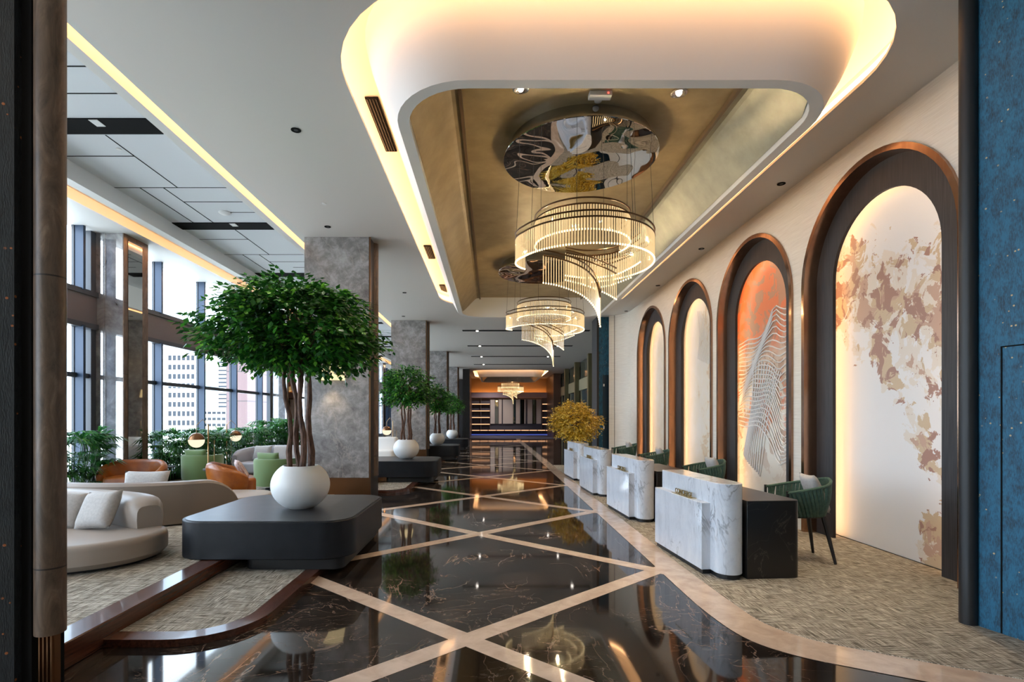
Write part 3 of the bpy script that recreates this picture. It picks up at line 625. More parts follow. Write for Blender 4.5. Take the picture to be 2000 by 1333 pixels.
# spots added to brighten the foyer, the aisle and the lounge, mostly without fittings
for x, y in ((-2.2, -4), (1, -4), (-2.2, -1), (1, -1), (3.5, -2.5), (-2.3, 1.5), (-2.3, 6.1), (-1.9, 8.2), (-2.0, 14.5), (1.2, 17.0), (-5.3, 3.0), (-5.3, 6.5), (-5.3, 10.2), (-5.3, 14.0), (-5.3, 18.0)):
    light('fill_spot', 'SPOT', (x, y, (5.58 if x < -4 else 4.9)), (45 if y < 3 else 80), (1, .85, .68), (0, 0, 0), spot_size=R(95), spot_blend=1.0, shadow_soft_size=.06)
for x, y in ((0, 42), (3.4, 42), (1.7, 38.5)): light('fill_spot', 'SPOT', (x, y, 4.9), 420, (1, .85, .72), (R(20), 0, 0), spot_size=R(110), spot_blend=1.0, shadow_soft_size=.06)  # spots added to brighten the far end, no fittings there
for y in (6.7, 11.75):
    for a in range(45, 400, 90): light('chandelier_light', 'POINT', (1.18 + .5*math.cos(R(a)), y + .5*math.sin(R(a)), 4.02), 13, (1, .74, .42), shadow_soft_size=.012)
# ------------------------------------------------------------------ chandeliers
def vin(a, b, n): return [a + (b-a)*k/(n-1) for k in range(n)]
def chandelier(loc, scale, label, detail=True):
    root = empty('crystal_chandelier', loc, 0, label, 'chandelier', 'crystal spiral chandeliers'); root.scale = (scale,)*3
    # local: x right, y away, z absolute minus 3.5 ; curve = list of (x, y, ztop), rod length
    cs = []
    cs.append(([( .87*math.cos(R(a)), .87*math.sin(R(a)), .345 + (.10*max(0, (205-a)/65) if a < 205 else 0)) for a in vin(146, 432, 150)], .27))
    cs.append(([(-.02+.60*math.cos(R(a)), .60*math.sin(R(a)), .60) for a in vin(165, 385, 80)], .27))
    A = spline([(-.50, .15, .22), (-.28, .13, .17), (-.02, .02, .03), (.13, -.12, -.18), (.165, -.24, -.42)], 11); cs.append((A, .33))
    B = spline([(-.20, .2, .24), (.05, .22, .18), (.3, .12, .05), (.42, .0, -.06)], 9); cs.append((B, .30))
    C = spline([(-.20, .2, .27), (.1, .32, .27), (.45, .3, .30), (.62, .12, .34), (.70, -.1, .36)], 8); cs.append((C, .27))
    D = spline([(.22, .34, .14), (.45, .42, .2), (.72, .42, .30)], 8); cs.append((D, .27))
    rails = MB(); rods = []
    for ci, (pts, L) in enumerate(cs):
        for dz in (.02, .09): rails.tube([(x, y, z+dz) for x, y, z in pts], .011, 5)
        tot = 0; acc = [0]
        for i in range(1, len(pts)): tot += (Vector(pts[i])-Vector(pts[i-1])).length; acc.append(tot)
        nr = int(tot/(.034 if detail else .06)); j = 0
        for k in range(nr+1):
            s = tot*k/nr
            while j < len(acc)-2 and acc[j+1] < s: j += 1
            t = (s-acc[j])/max(1e-6, acc[j+1]-acc[j]); p = Vector(pts[j]).lerp(Vector(pts[j+1]), min(1, t)); rods.append((p, L))
    rails.build('metal_rail', plain('chandelier_bronze', (.12, .07, .035), .3, .9), root, smooth=True)
    rods.sort(key=lambda q: q[0].y + (0 if q[0].z > .1 else -.6))
    def rod(mb, p, L):
        r = .006 if detail else .012
        mb.loft([[(p[0]+r*math.cos(2*PI*k/6), p[1]+r*math.sin(2*PI*k/6), p[2]+z) for k in range(6)] for z in (0.02, -L)], True, True, 0)
        mb.loft([[(p[0]+1.5*r*math.cos(2*PI*k/6), p[1]+1.5*r*math.sin(2*PI*k/6), p[2]+z) for k in range(6)] for z in (-L, -L-.018)], True, True, 1)
    protos = {}
    cap = 100 if detail else 0
    for p, L in rods[:cap]:
        if L not in protos:
            m = MB(); rod(m, (0, 0, 0), L); o = m.build('crystal_rod', [Mt['crystal'], Mt['crystal_tip']], root); protos[L] = o
        else: o = protos[L].copy(); COL.objects.link(o); o.parent = root
        o.location = p
    m = MB()
    for p, L in rods[cap:]: rod(m, p, L)
    tag(m.build('crystal_rods', [Mt['crystal'], Mt['crystal_tip']], root), kind='stuff')
    for a in (180, 215, 255, 300, 345, 385, 420):
        x, y = .8*math.cos(R(a)), .8*math.sin(R(a)); MB().tube([(x*1.08, y*1.08, .4), (x*1.02, y*1.02, 1.40)], .0025, 4).build('suspension_wire', Mt['black'], root)
    for a in (200, 320): x, y = .6*math.cos(R(a)), .6*math.sin(R(a)); MB().tube([(x, y, .68), (x, y, 1.40)], .0025, 4).build('suspension_wire', Mt['black'], root)
    return root
chandelier((1.18, 6.7, 3.48), 1, 'nearest and largest glowing crystal rod chandelier below the big mirror disc')
chandelier((1.20, 11.75, 3.48), 1, 'second glowing crystal rod chandelier, midway down the cove')
chandelier((1.45, 39.6, 3.45), 1.12, 'small far crystal chandelier in front of the shelf wall', False)
# ------------------------------------------------------------------ marble desks
def text_mesh(txt, size, depth):
    c = bpy.data.curves.new('t', 'FONT'); c.body = txt; c.size = size; c.extrude = depth; c.align_x = 'CENTER'
    o = bpy.data.objects.new('t', c); COL.objects.link(o); dg = bpy.context.evaluated_depsgraph_get(); me = bpy.data.meshes.new_from_object(o.evaluated_get(dg))
    bpy.data.objects.remove(o); return me
gold = plain('gold_letters', (.55, .42, .2), .25, 1.0)
txt = text_mesh('CONCIERGE', .075, .004); txt.materials.clear(); txt.materials.append(gold)
def desk(loc, rz, label):
    e = empty('reception_desk', loc, rz, label, 'desk', 'white marble reception desks')
    # plan: x away from the aisle, y down the lobby; rounded near end
    n_ = 12; L = 1.42
    pl = [(.36, L), (.09, L)] + [(.09 + .135*(1-math.cos(R(a))), .135 - .135*math.sin(R(a))) for a in range(0, 91, 10)] + [(.225 + .135*math.sin(R(a)), .135-.135*math.cos(R(a))) for a in range(10, 91, 10)]
    MB().prism(pl, .055, .945).build('marble_body', Mt['marble_white'], e, bevel=.006)
    MB().prism(inset(pl, .02), 0.008, .056).build('plinth', Mt['black'], e)
    MB().box(0, .095, .22, L+.005, .055, .73).build('front_panel', Mt['marble_white'], e, bevel=.005)
    MB().box(.02, .1, .24, L-.01, .008, .056).build('front_plinth', Mt['black'], e)
    sc = [(.37, .03), (.86, .03)] + [(.86+.06*math.sin(R(a)), .09-.06*math.cos(R(a))) for a in range(10, 91, 16)] + [(.92, L-.05), (.37, L-.05)]
    MB().prism(sc, .008, .775).build('side_counter', Mt['desk_black'], e, bevel=.004)
    MB().box(.015, .085, .50, .98, .73, .735).build('sign_base', gold, e)
    t = bpy.data.objects.new('lettering', txt); COL.objects.link(t); t.parent = e; t.location = (.05, .74, .736); t.rotation_euler = (R(90), 0, R(-90))
    return e
n = N('black_marble'); v = n.vein(n.map((1, 1, 1)), 2.5, .006, 1.0); Mt['desk_black'] = n.bsdf(n.mix(n.math('MULTIPLY', v, .35), (.014, .012, .011), (.2, .17, .14)), .3)
desk((2.14, 5.06, 0), R(4.5), 'nearest white marble reception desk with black side counter and gold lettering')
desk((2.13, 7.84, 0), R(3.5), 'second white marble reception desk from the camera')
desk((2.06, 10.36, 0), R(3), 'third white marble reception desk from the camera')
desk((2.06, 12.85, 0), R(3), 'farthest white marble reception desk, in front of the golden tree')
# ------------------------------------------------------------------ woven chairs
def chair(loc, rz, label):
    e = empty('woven_armchair', loc, rz, label, 'chair', 'green woven chairs behind the desks')   # faces -x
    def path(t):     # t 0..1 from one arm tip round the back to the other
        a = -100 + 200*t; s = abs(a)/100
        x = .29*math.cos(R(a*.9)) if s < .9 else None
        ang = R(-108 + 216*t); 
        x = -.02 + .30*math.cos(ang) - (.16*(max(0, s-.5)/.5)**1.2); y = .29*math.sin(ang)*1.0
        if s > .83: y = (.29 if ang > 0 else -.29)*(.985)
        ztop = .90 - .13*min(1, s**1.3*1.05); return Vector((x, y, ztop))
    P = [path(k/40) for k in range(41)]
    for q in (0, 40): MB().box(-.012, .012, -.012, .012, -.13, .018).build('arm_end', Mt['black'], e, loc=P[q])
    MB().tube(P, .016, 8).build('top_rail', Mt['strap'], e, smooth=True)
    lo = [Vector((p.x*.80 - .005, p.y*.82, .50)) for p in P]
    MB().tube(lo, .012, 6).build('bottom_rail', Mt['black'], e, smooth=True)
    m = MB(); K = 38
    for k in range(K):
        t = (k+.5)/K; a = P[int(t*40)]; t2 = min(1, max(0, t + .028)); b = lo[int(round(t2*40))]; tn = (P[min(40, int(t*40)+1)] - P[max(0, int(t*40)-1)]).normalized()
        nrm = Vector((tn.y, -tn.x, 0)).normalized(); rings = []
        for q in range(5):
            s = q/4; c = a.lerp(b, s) + nrm*(.018*math.sin(PI*s)) ; w2 = .0185; d = .012
            rings.append([tuple(c+tn*w2+nrm*d*.2), tuple(c+tn*w2*.5+nrm*d), tuple(c-tn*w2*.5+nrm*d), tuple(c-tn*w2+nrm*d*.2), tuple(c-tn*w2-nrm*d), tuple(c+tn*w2-nrm*d)])
        m.loft(rings, True, True)
    m.build('woven_back', Mt['strap'], e, smooth=True)
    soft(MB(), rrect(-.22, .15, -.18, .18, .09, 5), .49, .58, .035, .02, 4).build('seat_cushion', Mt['pillow'], e, smooth=True)
    pillow_mesh('back_cushion', .46, .34, .12, Mt['pillow'], e, (.14, 0, .74), (0, R(68), 0), root=False)
    for sx, sy in ((-1, -1), (-1, 1), (1, -1), (1, 1)):
        MB().tube([(sx*.17 - .02, sy*.17, .5), (sx*.25 - .01, sy*.24, 0)], [.028, .015], 8).build('leg', Mt['black'], e, smooth=True)
    return e
def pillow_mesh(name, w, h, t, mat, parent=None, loc=(0, 0, 0), rot=(0, 0, 0), root=True, label=None, group=None):
    m = MB(); n_ = 12; vs = []; fs = []
    for s in (1, -1):
        for i in range(n_+1):
            for j in range(n_+1):
                u, v = -1+2*i/n_, -1+2*j/n_; k = (1-u**4)*(1-v**4); pin = 1 - .07*(1-abs(u)**2)*abs(v)**3; pin2 = 1 - .07*(1-abs(v)**2)*abs(u)**3
                vs.append((u*w/2*pin2, v*h/2*pin, s*t/2*max(0, k)**.55))
    N1 = (n_+1)**2
    for s in (0, 1):
        for i in range(n_):
            for j in range(n_):
                a = s*N1 + i*(n_+1)+j; fs.append((a, a+1, a+n_+2, a+n_+1))
    m.add(vs, fs); o = m.build(name, mat, parent, smooth=True); o.location = loc; o.rotation_euler = rot
    bm = bmesh.new(); bm.from_mesh(o.data); bmesh.ops.remove_doubles(bm, verts=bm.verts, dist=1e-5); bmesh.ops.recalc_face_normals(bm, faces=bm.faces); bm.to_mesh(o.data); bm.free(); o.data.shade_smooth()
    if root: tag(o, label, 'cushion', group)
    return o
for i, (x, y) in enumerate(((3.50, 5.9), (3.46, 8.42), (3.46, 11.05), (3.46, 13.5))):
    chair((x, y, .008), R((-6, 4, -3, 2)[i]), 'green woven armchair with pale cushion behind the ' + ['nearest', 'second', 'third', 'farthest'][i] + ' marble desk')
# ------------------------------------------------------------------ planter boxes, pots, trees
def planter_box(x0, x1, y0, y1, label, h=.55):
    e = empty('low_planter_bench', ((x0+x1)/2, (y0+y1)/2, 0), 0, label, 'bench', 'charcoal bench boxes')
    r = .32 if x1-x0 > 1 else .2; p = rrect(x0, x1, y0, y1, r, 8)
    MB().prism(p, .175, h).build('box_body', Mt['charcoal'], e, world=True, bevel=.008)
    MB().prism(inset(p, .03), h, h+.006).build('top_panel', Mt['bench_top'], e, world=True)
    MB().prism(inset(rrect(max(x0, -2.6), x1, y0, y1, .2, 8), .09), .056, .176).build('plinth', Mt['black'], e, world=True)
Mt['bench_top'] = mottled('dark_bench_top', (.028, .028, .031), (.042, .042, .045), 6, .35)
planter_box(-3.22, -1.42, 5.2, 7.05, 'nearest charcoal bench box with rounded corners under the large ficus')
planter_box(-3.2, -1.30, 12.3, 13.85, 'second charcoal bench box, right of the nearest stone column')
planter_box(-3.2, -1.20, 18.9, 20.4, 'third charcoal bench box down the lobby')
planter_box(-3.2, -1.12, 24.6, 26.1, 'farthest charcoal bench box, below the last ficus')
def pot(loc, r, label):
    e = empty('round_pot', loc, 0, label, 'pot', 'white bowl pots'); s = r/.325
    prof = [(0, 0)] + [(.13+.0*k, 0.0) for k in (0,)] + [(.325*math.sin(R(a)), .262 - .285*math.cos(R(a))) for a in range(24, 143, 7)] + [(.195, .488), (.185, .486), (.19, .45)]
    MB().lathe([(a*s, b*s) for a, b in prof], 56).build('bowl', Mt['pot'], e, smooth=True)
    MB().lathe([(0, .45*s), (.19*s, .445*s)], 24).build('soil', Mt['soil'], e)
def ficus(loc, w, z0, z1, label, nleaf, ztr, seed, leafsize=.06, mat='leaf', nst=4, lean=0, group='ficus trees in white pots', name='ficus_tree', bark='bark', tw=.03):
    """stems from the pot, crown of layered drooping sprays between z0 and z1"""
    rr = random.Random(seed); e = empty(name, loc, 0, label, 'tree', group)
    cz = (z0+z1)/2; H = (z1-z0)/2; m = MB(); tips = []; fork = []
    for s in range(nst):
        a = 2*PI*s/nst + .6; b = rr.uniform(.075, .10); top = Vector((lean + .075*math.cos(a)*w, .07*math.sin(a)*w, z0 + (z1-z0)*.42)); pts = []
        for q in range(9):
            t = q/8; base = Vector((b*math.cos(a)*1.3, b*math.sin(a)*1.3, 0)); p = base.lerp(top, t**1.25); p.z = top.z*t + 0*(1-t)
            p.x += .016*math.sin(5*t*PI*.8 + s*2)*(1-t*.3) - (base.x-top.x)*.0; p.y += .025*math.cos(4*t*PI + s); pts.append(p)
        rad = [tw*(1.05 - .45*q/8)*(1+.2*rr.uniform(-1, 1)) for q in range(9)]
        m.tube(pts, rad, 8); fork += [(pts[6], rad[6]), (pts[7], rad[7]), (pts[8], rad[8])]
    nb = 26
    for k in range(nb):
        p, r0 = fork[k % len(fork)]; a = 2*PI*k/nb*1.618*3; el = rr.uniform(-.15, 1.1)
        d = Vector((math.cos(a)*math.cos(el)*w*.42, math.sin(a)*math.cos(el)*w*.42, H*math.sin(el)*1.0)); end = Vector((lean, 0, cz-.1*H)) + d*rr.uniform(.6, .95)
        mid = p.lerp(end, .5) + Vector((0, 0, .08)); m.tube([p, mid, end], [r0*.5, r0*.32, .004], 5)
    m.build('trunk', Mt[bark], e, smooth=True)
    # sprays
    V = []; F = []; ls = leafsize
    lob = [(rr.uniform(0, 2*PI), rr.uniform(-.8, .95), rr.uniform(.7, 1.25)) for _ in range(20)]
    per = 11; ns = nleaf//per
    for k in range(ns):
        a = rr.uniform(0, 2*PI); zz = rr.uniform(-1, 1); rad = math.sqrt(max(0, 1-zz*zz))**.75; dep = rr.uniform(.35, 1)**.5
        best = max(math.cos(a-la)*math.cos((zz-lz)*1.3)*lr for la, lz, lr in lob)
        rw = dep*(.60 + .36*min(1.05, max(0, best))**5)*(1 + rr.choice((0, 0, 0, .06)))
        c = Vector((lean + w/2*rw*rad*math.cos(a), w/2*rw*rad*math.sin(a), cz + H*zz*dep*(.8+.2*best) - .10*H*rad))
        out = Vector((math.cos(a)*rad, math.sin(a)*rad, .25*zz)).normalized(); L = rr.uniform(.10, .2)*(ls/.06)
        for j in range(per):
            t = j/per; p = c + out*(L*(t-.5)*1.6) + Vector((rr.gauss(0, .02), rr.gauss(0, .02), -.10*t*t*L*6*.5 + rr.gauss(0, .016)))*(ls/.06)
            d = (out + Vector((rr.gauss(0, .6), rr.gauss(0, .6), rr.gauss(-.35, .35)))).normalized(); s_ = d.cross(Vector((rr.gauss(0, .25), rr.gauss(0, .25), 1))).normalized(); u = s_.cross(d)
            l = ls*rr.uniform(.8, 1.35); wd = l*.33; n0 = len(V)
            V += [tuple(p), tuple(p + d*l*.4 + s_*wd - u*.006), tuple(p + d*l - u*l*.12), tuple(p + d*l*.4 - s_*wd - u*.006)]
            F += [(n0, n0+1, n0+2, n0+3)]
    m = MB(); m.v = V; m.f = F; m.m = [0]*len(F); me = bpy.data.meshes.new('foliage'); me.from_pydata(V, [], F); me.materials.append(Mt[mat]); o = bpy.data.objects.new('foliage', me); COL.objects.link(o); o.parent = e
    return e
pot((-2.2, 6.02, .556), .325, 'white bowl pot on the nearest bench box')
ficus((-2.2, 6.02, 1.0), 1.98, 1.15, 2.25, 'large leafy ficus tree in the nearest white pot', 17000, 0, 11, .068, lean=-.08, tw=.036, nst=4)
pot((-2.13, 13.05, .556), .32, 'white bowl pot on the second bench box'); ficus((-2.13, 13.05, .99), 1.36, .9, 1.95, 'second ficus tree, in front of the second stone column', 8000, 0, 5, .062, tw=.03)
pot((-2.03, 19.55, .556), .29, 'white bowl pot on the third bench box'); ficus((-2.03, 19.55, .95), 1.15, .85, 1.9, 'third ficus tree, right behind the second one', 6000, 0, 8, .065, tw=.03)
pot((-1.90, 25.2, .556), .28, 'white bowl pot on the farthest bench box'); ficus((-1.90, 25.2, .94), 1.05, .81, 1.86, 'farthest and smallest looking ficus tree', 5000, 0, 9, .065, tw=.03)
# golden tree behind the last desk
e = empty('tall_planter', (2.47, 15.3, 0), 0, 'slim pale planter behind the farthest marble desk holding the golden tree', 'pot')
MB().lathe([(.16, .01), (.2, .6), (.18, .6), (.16, .56), (0, .56)], 32).build('body', Mt['pot'], e, smooth=True)
ficus((2.47, 15.3, .56), 1.4, .36, 1.56, 'round golden leaved tree behind the farthest marble desk', 9000, 0, 21, .06, 'goldleaf', 3, group=None, name='golden_tree', tw=.018)
# ------------------------------------------------------------------ palms along the windows
def palm(loc, sc, seed, label, nf=110):
    rr = random.Random(seed); e = empty('lady_palm', loc, 0, label, 'plant', 'palms along the window wall'); st = MB(); V = []; F = []
    for k in range(nf):
        a = rr.uniform(0, 2*PI); r0 = rr.uniform(.05, .5)*sc; h = rr.uniform(.25, 1.12)*sc; out = Vector((math.cos(a), math.sin(a), 0))
        b = Vector((math.cos(a)*r0*.6, math.sin(a)*r0*.9, 0)); tip = b + out*rr.uniform(.05, .3)*sc + Vector((0, 0, h)); st.tube([b, b.lerp(tip, .5)+Vector((0, 0, .05)), tip], [.008, .006, .004], 4)
        side = out.cross(Vector((0, 0, 1))).normalized(); nb = 11; tilt = rr.uniform(-.3, .7)
        for j in range(nb):
            f = R(-80 + 160*j/(nb-1)); d = (out*math.cos(f) + side*math.sin(f) + Vector((0, 0, tilt))).normalized(); L = rr.uniform(.28, .44)*sc; w_ = .019*sc
            s_ = d.cross(Vector((0, 0, 1))).normalized(); n0 = len(V); mid = tip + d*L*.5 + Vector((0, 0, .02)); end = tip + d*L + Vector((0, 0, -.09*sc))
            V += [tuple(tip - s_*.003), tuple(tip + s_*.003), tuple(mid + s_*w_), tuple(mid - s_*w_), tuple(end)]; F += [(n0, n0+1, n0+2, n0+3), (n0+3, n0+2, n0+4)]
    st.build('stem', Mt['palm'], e)
    me = bpy.data.meshes.new('fronds'); me.from_pydata(V, [], F); me.materials.append(Mt['palm']); o = bpy.data.objects.new('fronds', me); COL.objects.link(o); o.parent = e
    return e
pl = [((-7.35, 9.1, .2), 1.05, 'large palm in front of the polished pier, at the left edge of the lounge'), ((-7.3, 12.0, .2), .92, 'palm right beside the mirrored side of the near pier'),
      ((-7.35, 12.8, .2), .92, 'palm behind the left globe lamp'), ((-7.4, 13.7, .2), .92, 'palm between the two globe lamps'), ((-7.35, 14.8, .2), .9, 'palm beneath the far building view, left of the right globe lamp'),
      ((-7.3, 15.9, .2), .95, 'palm right behind the right globe lamp'), ((-7.1, 17.2, .2), 1.15, 'bushy palm before the second pier'), ((-6.75, 17.6, .2), 1.05, 'palm just behind the pale grey sofa'),
      ((-7.35, 8.0, .2), 1.0, 'palm hidden at the left beside the dark pillar')]
for i, (l, s, t) in enumerate(pl): palm(l, s, 30+i, t, 110 if i < 8 else 50)
tr = empty('planter_trough', (-7.5, 14.7, .17), 0, 'long low dark trough along the near windows holding the palms', 'trough'); MB().box(-.38, .28, -3.2, 3.6, 0, .14).build('trough_body', Mt['charcoal'], tr)
tr = empty('planter_trough', (-7.5, 8.9, .17), 0, 'low dark trough at the left edge holding the large palm', 'trough'); MB().box(-.38, .45, -1.8, 1.3, 0, .14).build('trough_body', Mt['charcoal'], tr)
# ------------------------------------------------------------------ lounge furniture
Z0 = .17
def closed(pts, n=6): return spline(pts, n, True)
def back_roll(m, path, t, z0, ztops, lean=0):
    """thick curved back: rounded section swept along path, rounded at both ends"""
    P = spline([(x, y, zt) for (x, y), zt in zip(path, ztops)], 8); n_ = len(P); rings = []
    for i, p in enumerate(P):
        a = Vector(P[max(0, i-1)]); b = Vector(P[min(n_-1, i+1)]); tn = (b-a); tn.z = 0; tn.normalize(); nr = Vector((-tn.y, tn.x, 0)); s = min(i, n_-1-i)/n_
        k = min(1, math.sqrt(min(1, (s*n_+.25)/4))); zt = z0 + (p[2]-z0)*(.72+.28*k); tt = t*(.55+.45*k); ring = []
        for q in range(16):
            u = 2*PI*q/16; cx = math.copysign(abs(math.cos(u))**.55, math.cos(u)); cz = math.copysign(abs(math.sin(u))**.6, math.sin(u))
            ring.append((p[0]+nr.x*cx*tt/2, p[1]+nr.y*cx*tt/2, (z0+zt)/2 + cz*(zt-z0)/2))
        rings.append(ring)
    m.loft(rings, True, True)
e = empty('curved_sofa', (-4.8, 5.3, Z0), 0, 'low cream curved sofa at the lower left, with wide rounded seat', 'sofa')
s1 = closed([(-3.36, 5.3), (-3.46, 4.92), (-3.85, 4.62), (-4.7, 4.42), (-5.8, 4.5), (-6.5, 5.2), (-6.3, 5.95), (-5.5, 6.2), (-4.7, 6.12), (-4.0, 5.85), (-3.5, 5.62)])
m = MB(); soft(m, s1, Z0+.03, .44, .06, .05, 6); m.build('seat', Mt['sofa'], e, world=True, smooth=True)
MB().prism(inset(s1, .1), Z0, Z0+.05).build('plinth', Mt['black'], e, world=True)
m = MB(); back_roll(m, [(-3.60, 5.50), (-3.98, 5.76), (-4.6, 5.96), (-5.3, 6.0), (-6.0, 5.85)], .36, .38, (.745, .76, .77, .78, .78)); m.build('backrest', Mt['sofa'], e, world=True, smooth=True)
e = empty('curved_sofa', (-4.6, 7.3, Z0), 0, 'taupe curved sofa seen from behind, with tall smooth back rounded at its right end', 'sofa')
s2 = closed([(-3.38, 8.0), (-3.55, 7.6), (-4.0, 7.25), (-4.8, 7.05), (-5.8, 7.15), (-6.6, 7.6), (-6.3, 8.3), (-5.2, 8.3), (-4.2, 8.45), (-3.6, 8.4)])
m = MB(); soft(m, s2, Z0+.03, .43, .05, .04, 6); m.build('seat', Mt['sofa'], e, world=True, smooth=True)
# tall back: plan curve with a top edge that drops in a quarter round
P = spline([(-6.6, 7.35), (-5.7, 6.85), (-4.8, 6.74), (-4.1, 6.98), (-3.62, 7.5)], 12); n_ = len(P); rings = []
acc = [0]
for i in range(1, n_): acc.append(acc[-1] + (Vector(P[i])-Vector(P[i-1])).length)
for i, p in enumerate(P):
    a = Vector(P[max(0, i-1)]); b = Vector(P[min(n_-1, i+1)]); tn = (b-a).normalized(); nr = Vector((-tn.y, tn.x)); dr = acc[-1]-acc[i]; R_ = .5
    zt = .745 if dr > R_ else Z0+.05 + .525*math.sqrt(max(0.0, 1-((R_-dr)/R_)**2))**.9
    T = .14; rings.append([(p[0]-nr.x*T/2, p[1]-nr.y*T/2, Z0+.02), (p[0]-nr.x*T/2, p[1]-nr.y*T/2, zt-.04), (p[0]-nr.x*T*.3, p[1]-nr.y*T*.3, zt-.008), (p[0]+nr.x*T*.3, p[1]+nr.y*T*.3, zt), (p[0]+nr.x*T/2, p[1]+nr.y*T/2, zt-.04), (p[0]+nr.x*T/2, p[1]+nr.y*T/2, Z0+.02)])
m = MB(); m.loft(rings, True, True); m.build('backrest', Mt['sofa_back'], e, world=True, smooth=True)
pillow_mesh('cushion', .46, .42, .16, Mt['pillow'], None, (-4.10, 5.45, .63), (R(62), R(-6), R(-14)), True, 'pale square cushion nearest the rounded end of the cream sofa', 'pale cushions on the cream sofa')
pillow_mesh('cushion', .44, .40, .15, Mt['pillow'], None, (-4.54, 5.50, .62), (R(64), R(5), R(8)), True, 'pale square cushion on the cream sofa, cut off by the dark pillar', 'pale cushions on the cream sofa')
pillow_mesh('cushion', .62, .40, .13, Mt['pillow'], None, (-4.85, 7.32, .65), (R(72), 0, R(4)), True, 'pale pinkish cushion peeking over the taupe sofa back')
def shell_chair(loc, rz, mat, label, kind, W_=.9):
    e = empty(kind, loc, rz, label, 'armchair', 'cognac leather armchairs' if mat == 'cognac' else 'sage green tub chairs')   # faces -y
    if mat == 'cognac':
        m = MB(); rings = []
        for k in range(25):
            a = R(-118 + 236*k/24); s = abs(k-12)/12; x = W_/2*math.sin(a)*1.02; y = .34*math.cos(a); zt = .66 - .14*max(0, s-.35)/.65 - (.05 if s > .9 else 0)
            if s > .75: y -= .06*(s-.75)/.25
            ox, oy = math.sin(a), math.cos(a); rings.append([(x, y, .12), (x*1.05, y*1.08, .35), (x*1.04+ox*.03, y*1.1+oy*.05, zt-.04), (x*.98, y*1.02, zt+.01), (x*.86, y*.85, zt-.02), (x*.8, y*.72, .38), (x*.8, y*.7, .12)])
        m.loft(rings, True, True); m.build('shell', Mt[mat], e, smooth=True, subsurf=1)
        soft(MB(), rrect(-.34, .34, -.36, .22, .12, 5), .12, .40, .05, .03, 4).build('seat', Mt[mat], e, smooth=True)
        MB().box(-.32, .32, -.3, .25, .03, .13).build('base', Mt['black'], e, bevel=.02)
        for sx, sy in ((-1, -1), (1, -1), (-1, 1), (1, 1)): MB().tube([(sx*.28, sy*.24, .05), (sx*.28, sy*.24, 0)], .015, 8).build('leg', Mt['black'], e)
    else:
        m = MB(); rings = []
        for k in range(29):
            a = R(-125 + 250*k/28); ox, oy = math.sin(a), math.cos(a); r = .40
            rings.append([(ox*(r-.01), oy*(r-.01), .1), (ox*r, oy*r, .14), (ox*(r+.01), oy*(r+.01), .58), (ox*(r-.015), oy*(r-.015), .62), (ox*(r-.075), oy*(r-.075), .62), (ox*(r-.09), oy*(r-.09), .58), (ox*(r-.09), oy*(r-.09), .1)])
        m.loft(rings, True, True); m.build('tub_back', Mt[mat], e, smooth=True)
        m = MB(); m.lathe([(0, .1), (.31, .1), (.315, .4), (.27, .45), (0, .455)], 32); m.build('seat', Mt[mat], e, smooth=True)
        pillow_mesh('back_cushion', .5, .30, .16, Mt[mat], e, (0, .22, .60), (R(80), 0, 0), root=False)
        MB().lathe([(0, .0), (.2, .0), (.2, .03), (.04, .04), (.04, .11)], 24).build('swivel_base', Mt['black'], e, smooth=True)
    return e
shell_chair((-6.35, 9.25, Z0), R(8), 'cognac', 'wide cognac leather armchair facing the camera, left of the green tub chair', 'leather_armchair', 1.0)
shell_chair((-4.45, 8.95, Z0), R(120), 'cognac', 'cognac leather armchair turned away, beside the large white pot', 'leather_armchair', .92)
shell_chair((-6.25, 11.3, Z0), R(175), 'green', 'sage green tub chair under the left globe lamp', 'tub_chair')
shell_chair((-4.25, 10.3, Z0), R(165), 'green', 'sage green tub chair behind the large tree trunks', 'tub_chair')
pillow_mesh('cushion', .42, .36, .12, mottled('striped_fabric', (.35, .15, .12), (.75, .7, .68), 14, .8, (8, 1, 1)), None, (-4.3, 8.98, .70), (R(60), 0, R(120)), True, 'striped cushion on the turned cognac leather armchair')
e = empty('grey_sofa', (-5.9, 13.6, Z0), 0, 'pale grey sofa by the windows behind the green tub chair', 'sofa')
s3 = closed([(-6.6, 13.3), (-6.2, 12.9), (-5.2, 12.9), (-4.6, 13.4), (-4.65, 14.0), (-5.5, 14.2), (-6.5, 14.0)])
m = MB(); soft(m, s3, Z0+.03, .45, .05, .04, 5); m.build('seat', Mt['grey_fab'], e, world=True, smooth=True)
m = MB(); back_roll(m, [(-6.5, 13.2), (-6.4, 13.75), (-5.9, 14.05), (-5.2, 14.1), (-4.65, 13.85)], .22, .3, (.72, .8, .84, .84, .8)); m.build('backrest', Mt['grey_fab'], e, world=True, smooth=True)
for i, (x, y, s) in enumerate(((-5.95, 13.55, 'pale cushion at the left of the grey sofa'), (-5.45, 13.6, 'pale cushion in the middle of the grey sofa'), (-4.98, 13.55, 'pale cushion at the right of the grey sofa'))):
    pillow_mesh('cushion', .5, .42, .15, Mt['pillow'], None, (x, y, .66), (R(70), 0, R((-8, 0, 6)[i])), True, s, 'pale cushions on the grey sofa')
e = empty('white_armchair', (-3.35, 16.2, 0.17), 0, 'white armchair glimpsed between the first and second stone columns', 'armchair')
soft(MB(), rrect(-.4, .4, -.4, .4, .15, 6), .08, .42, .06, .02, 4).build('seat', Mt['pot'], e, smooth=True); soft(MB(), rrect(-.4, .4, .1, .42, .12, 6), .3, .8, .06, .02, 4).build('backrest', Mt['pot'], e, smooth=True); MB().box(-.3, .3, -.3, .3, 0, .09).build('base', Mt['black'], e)
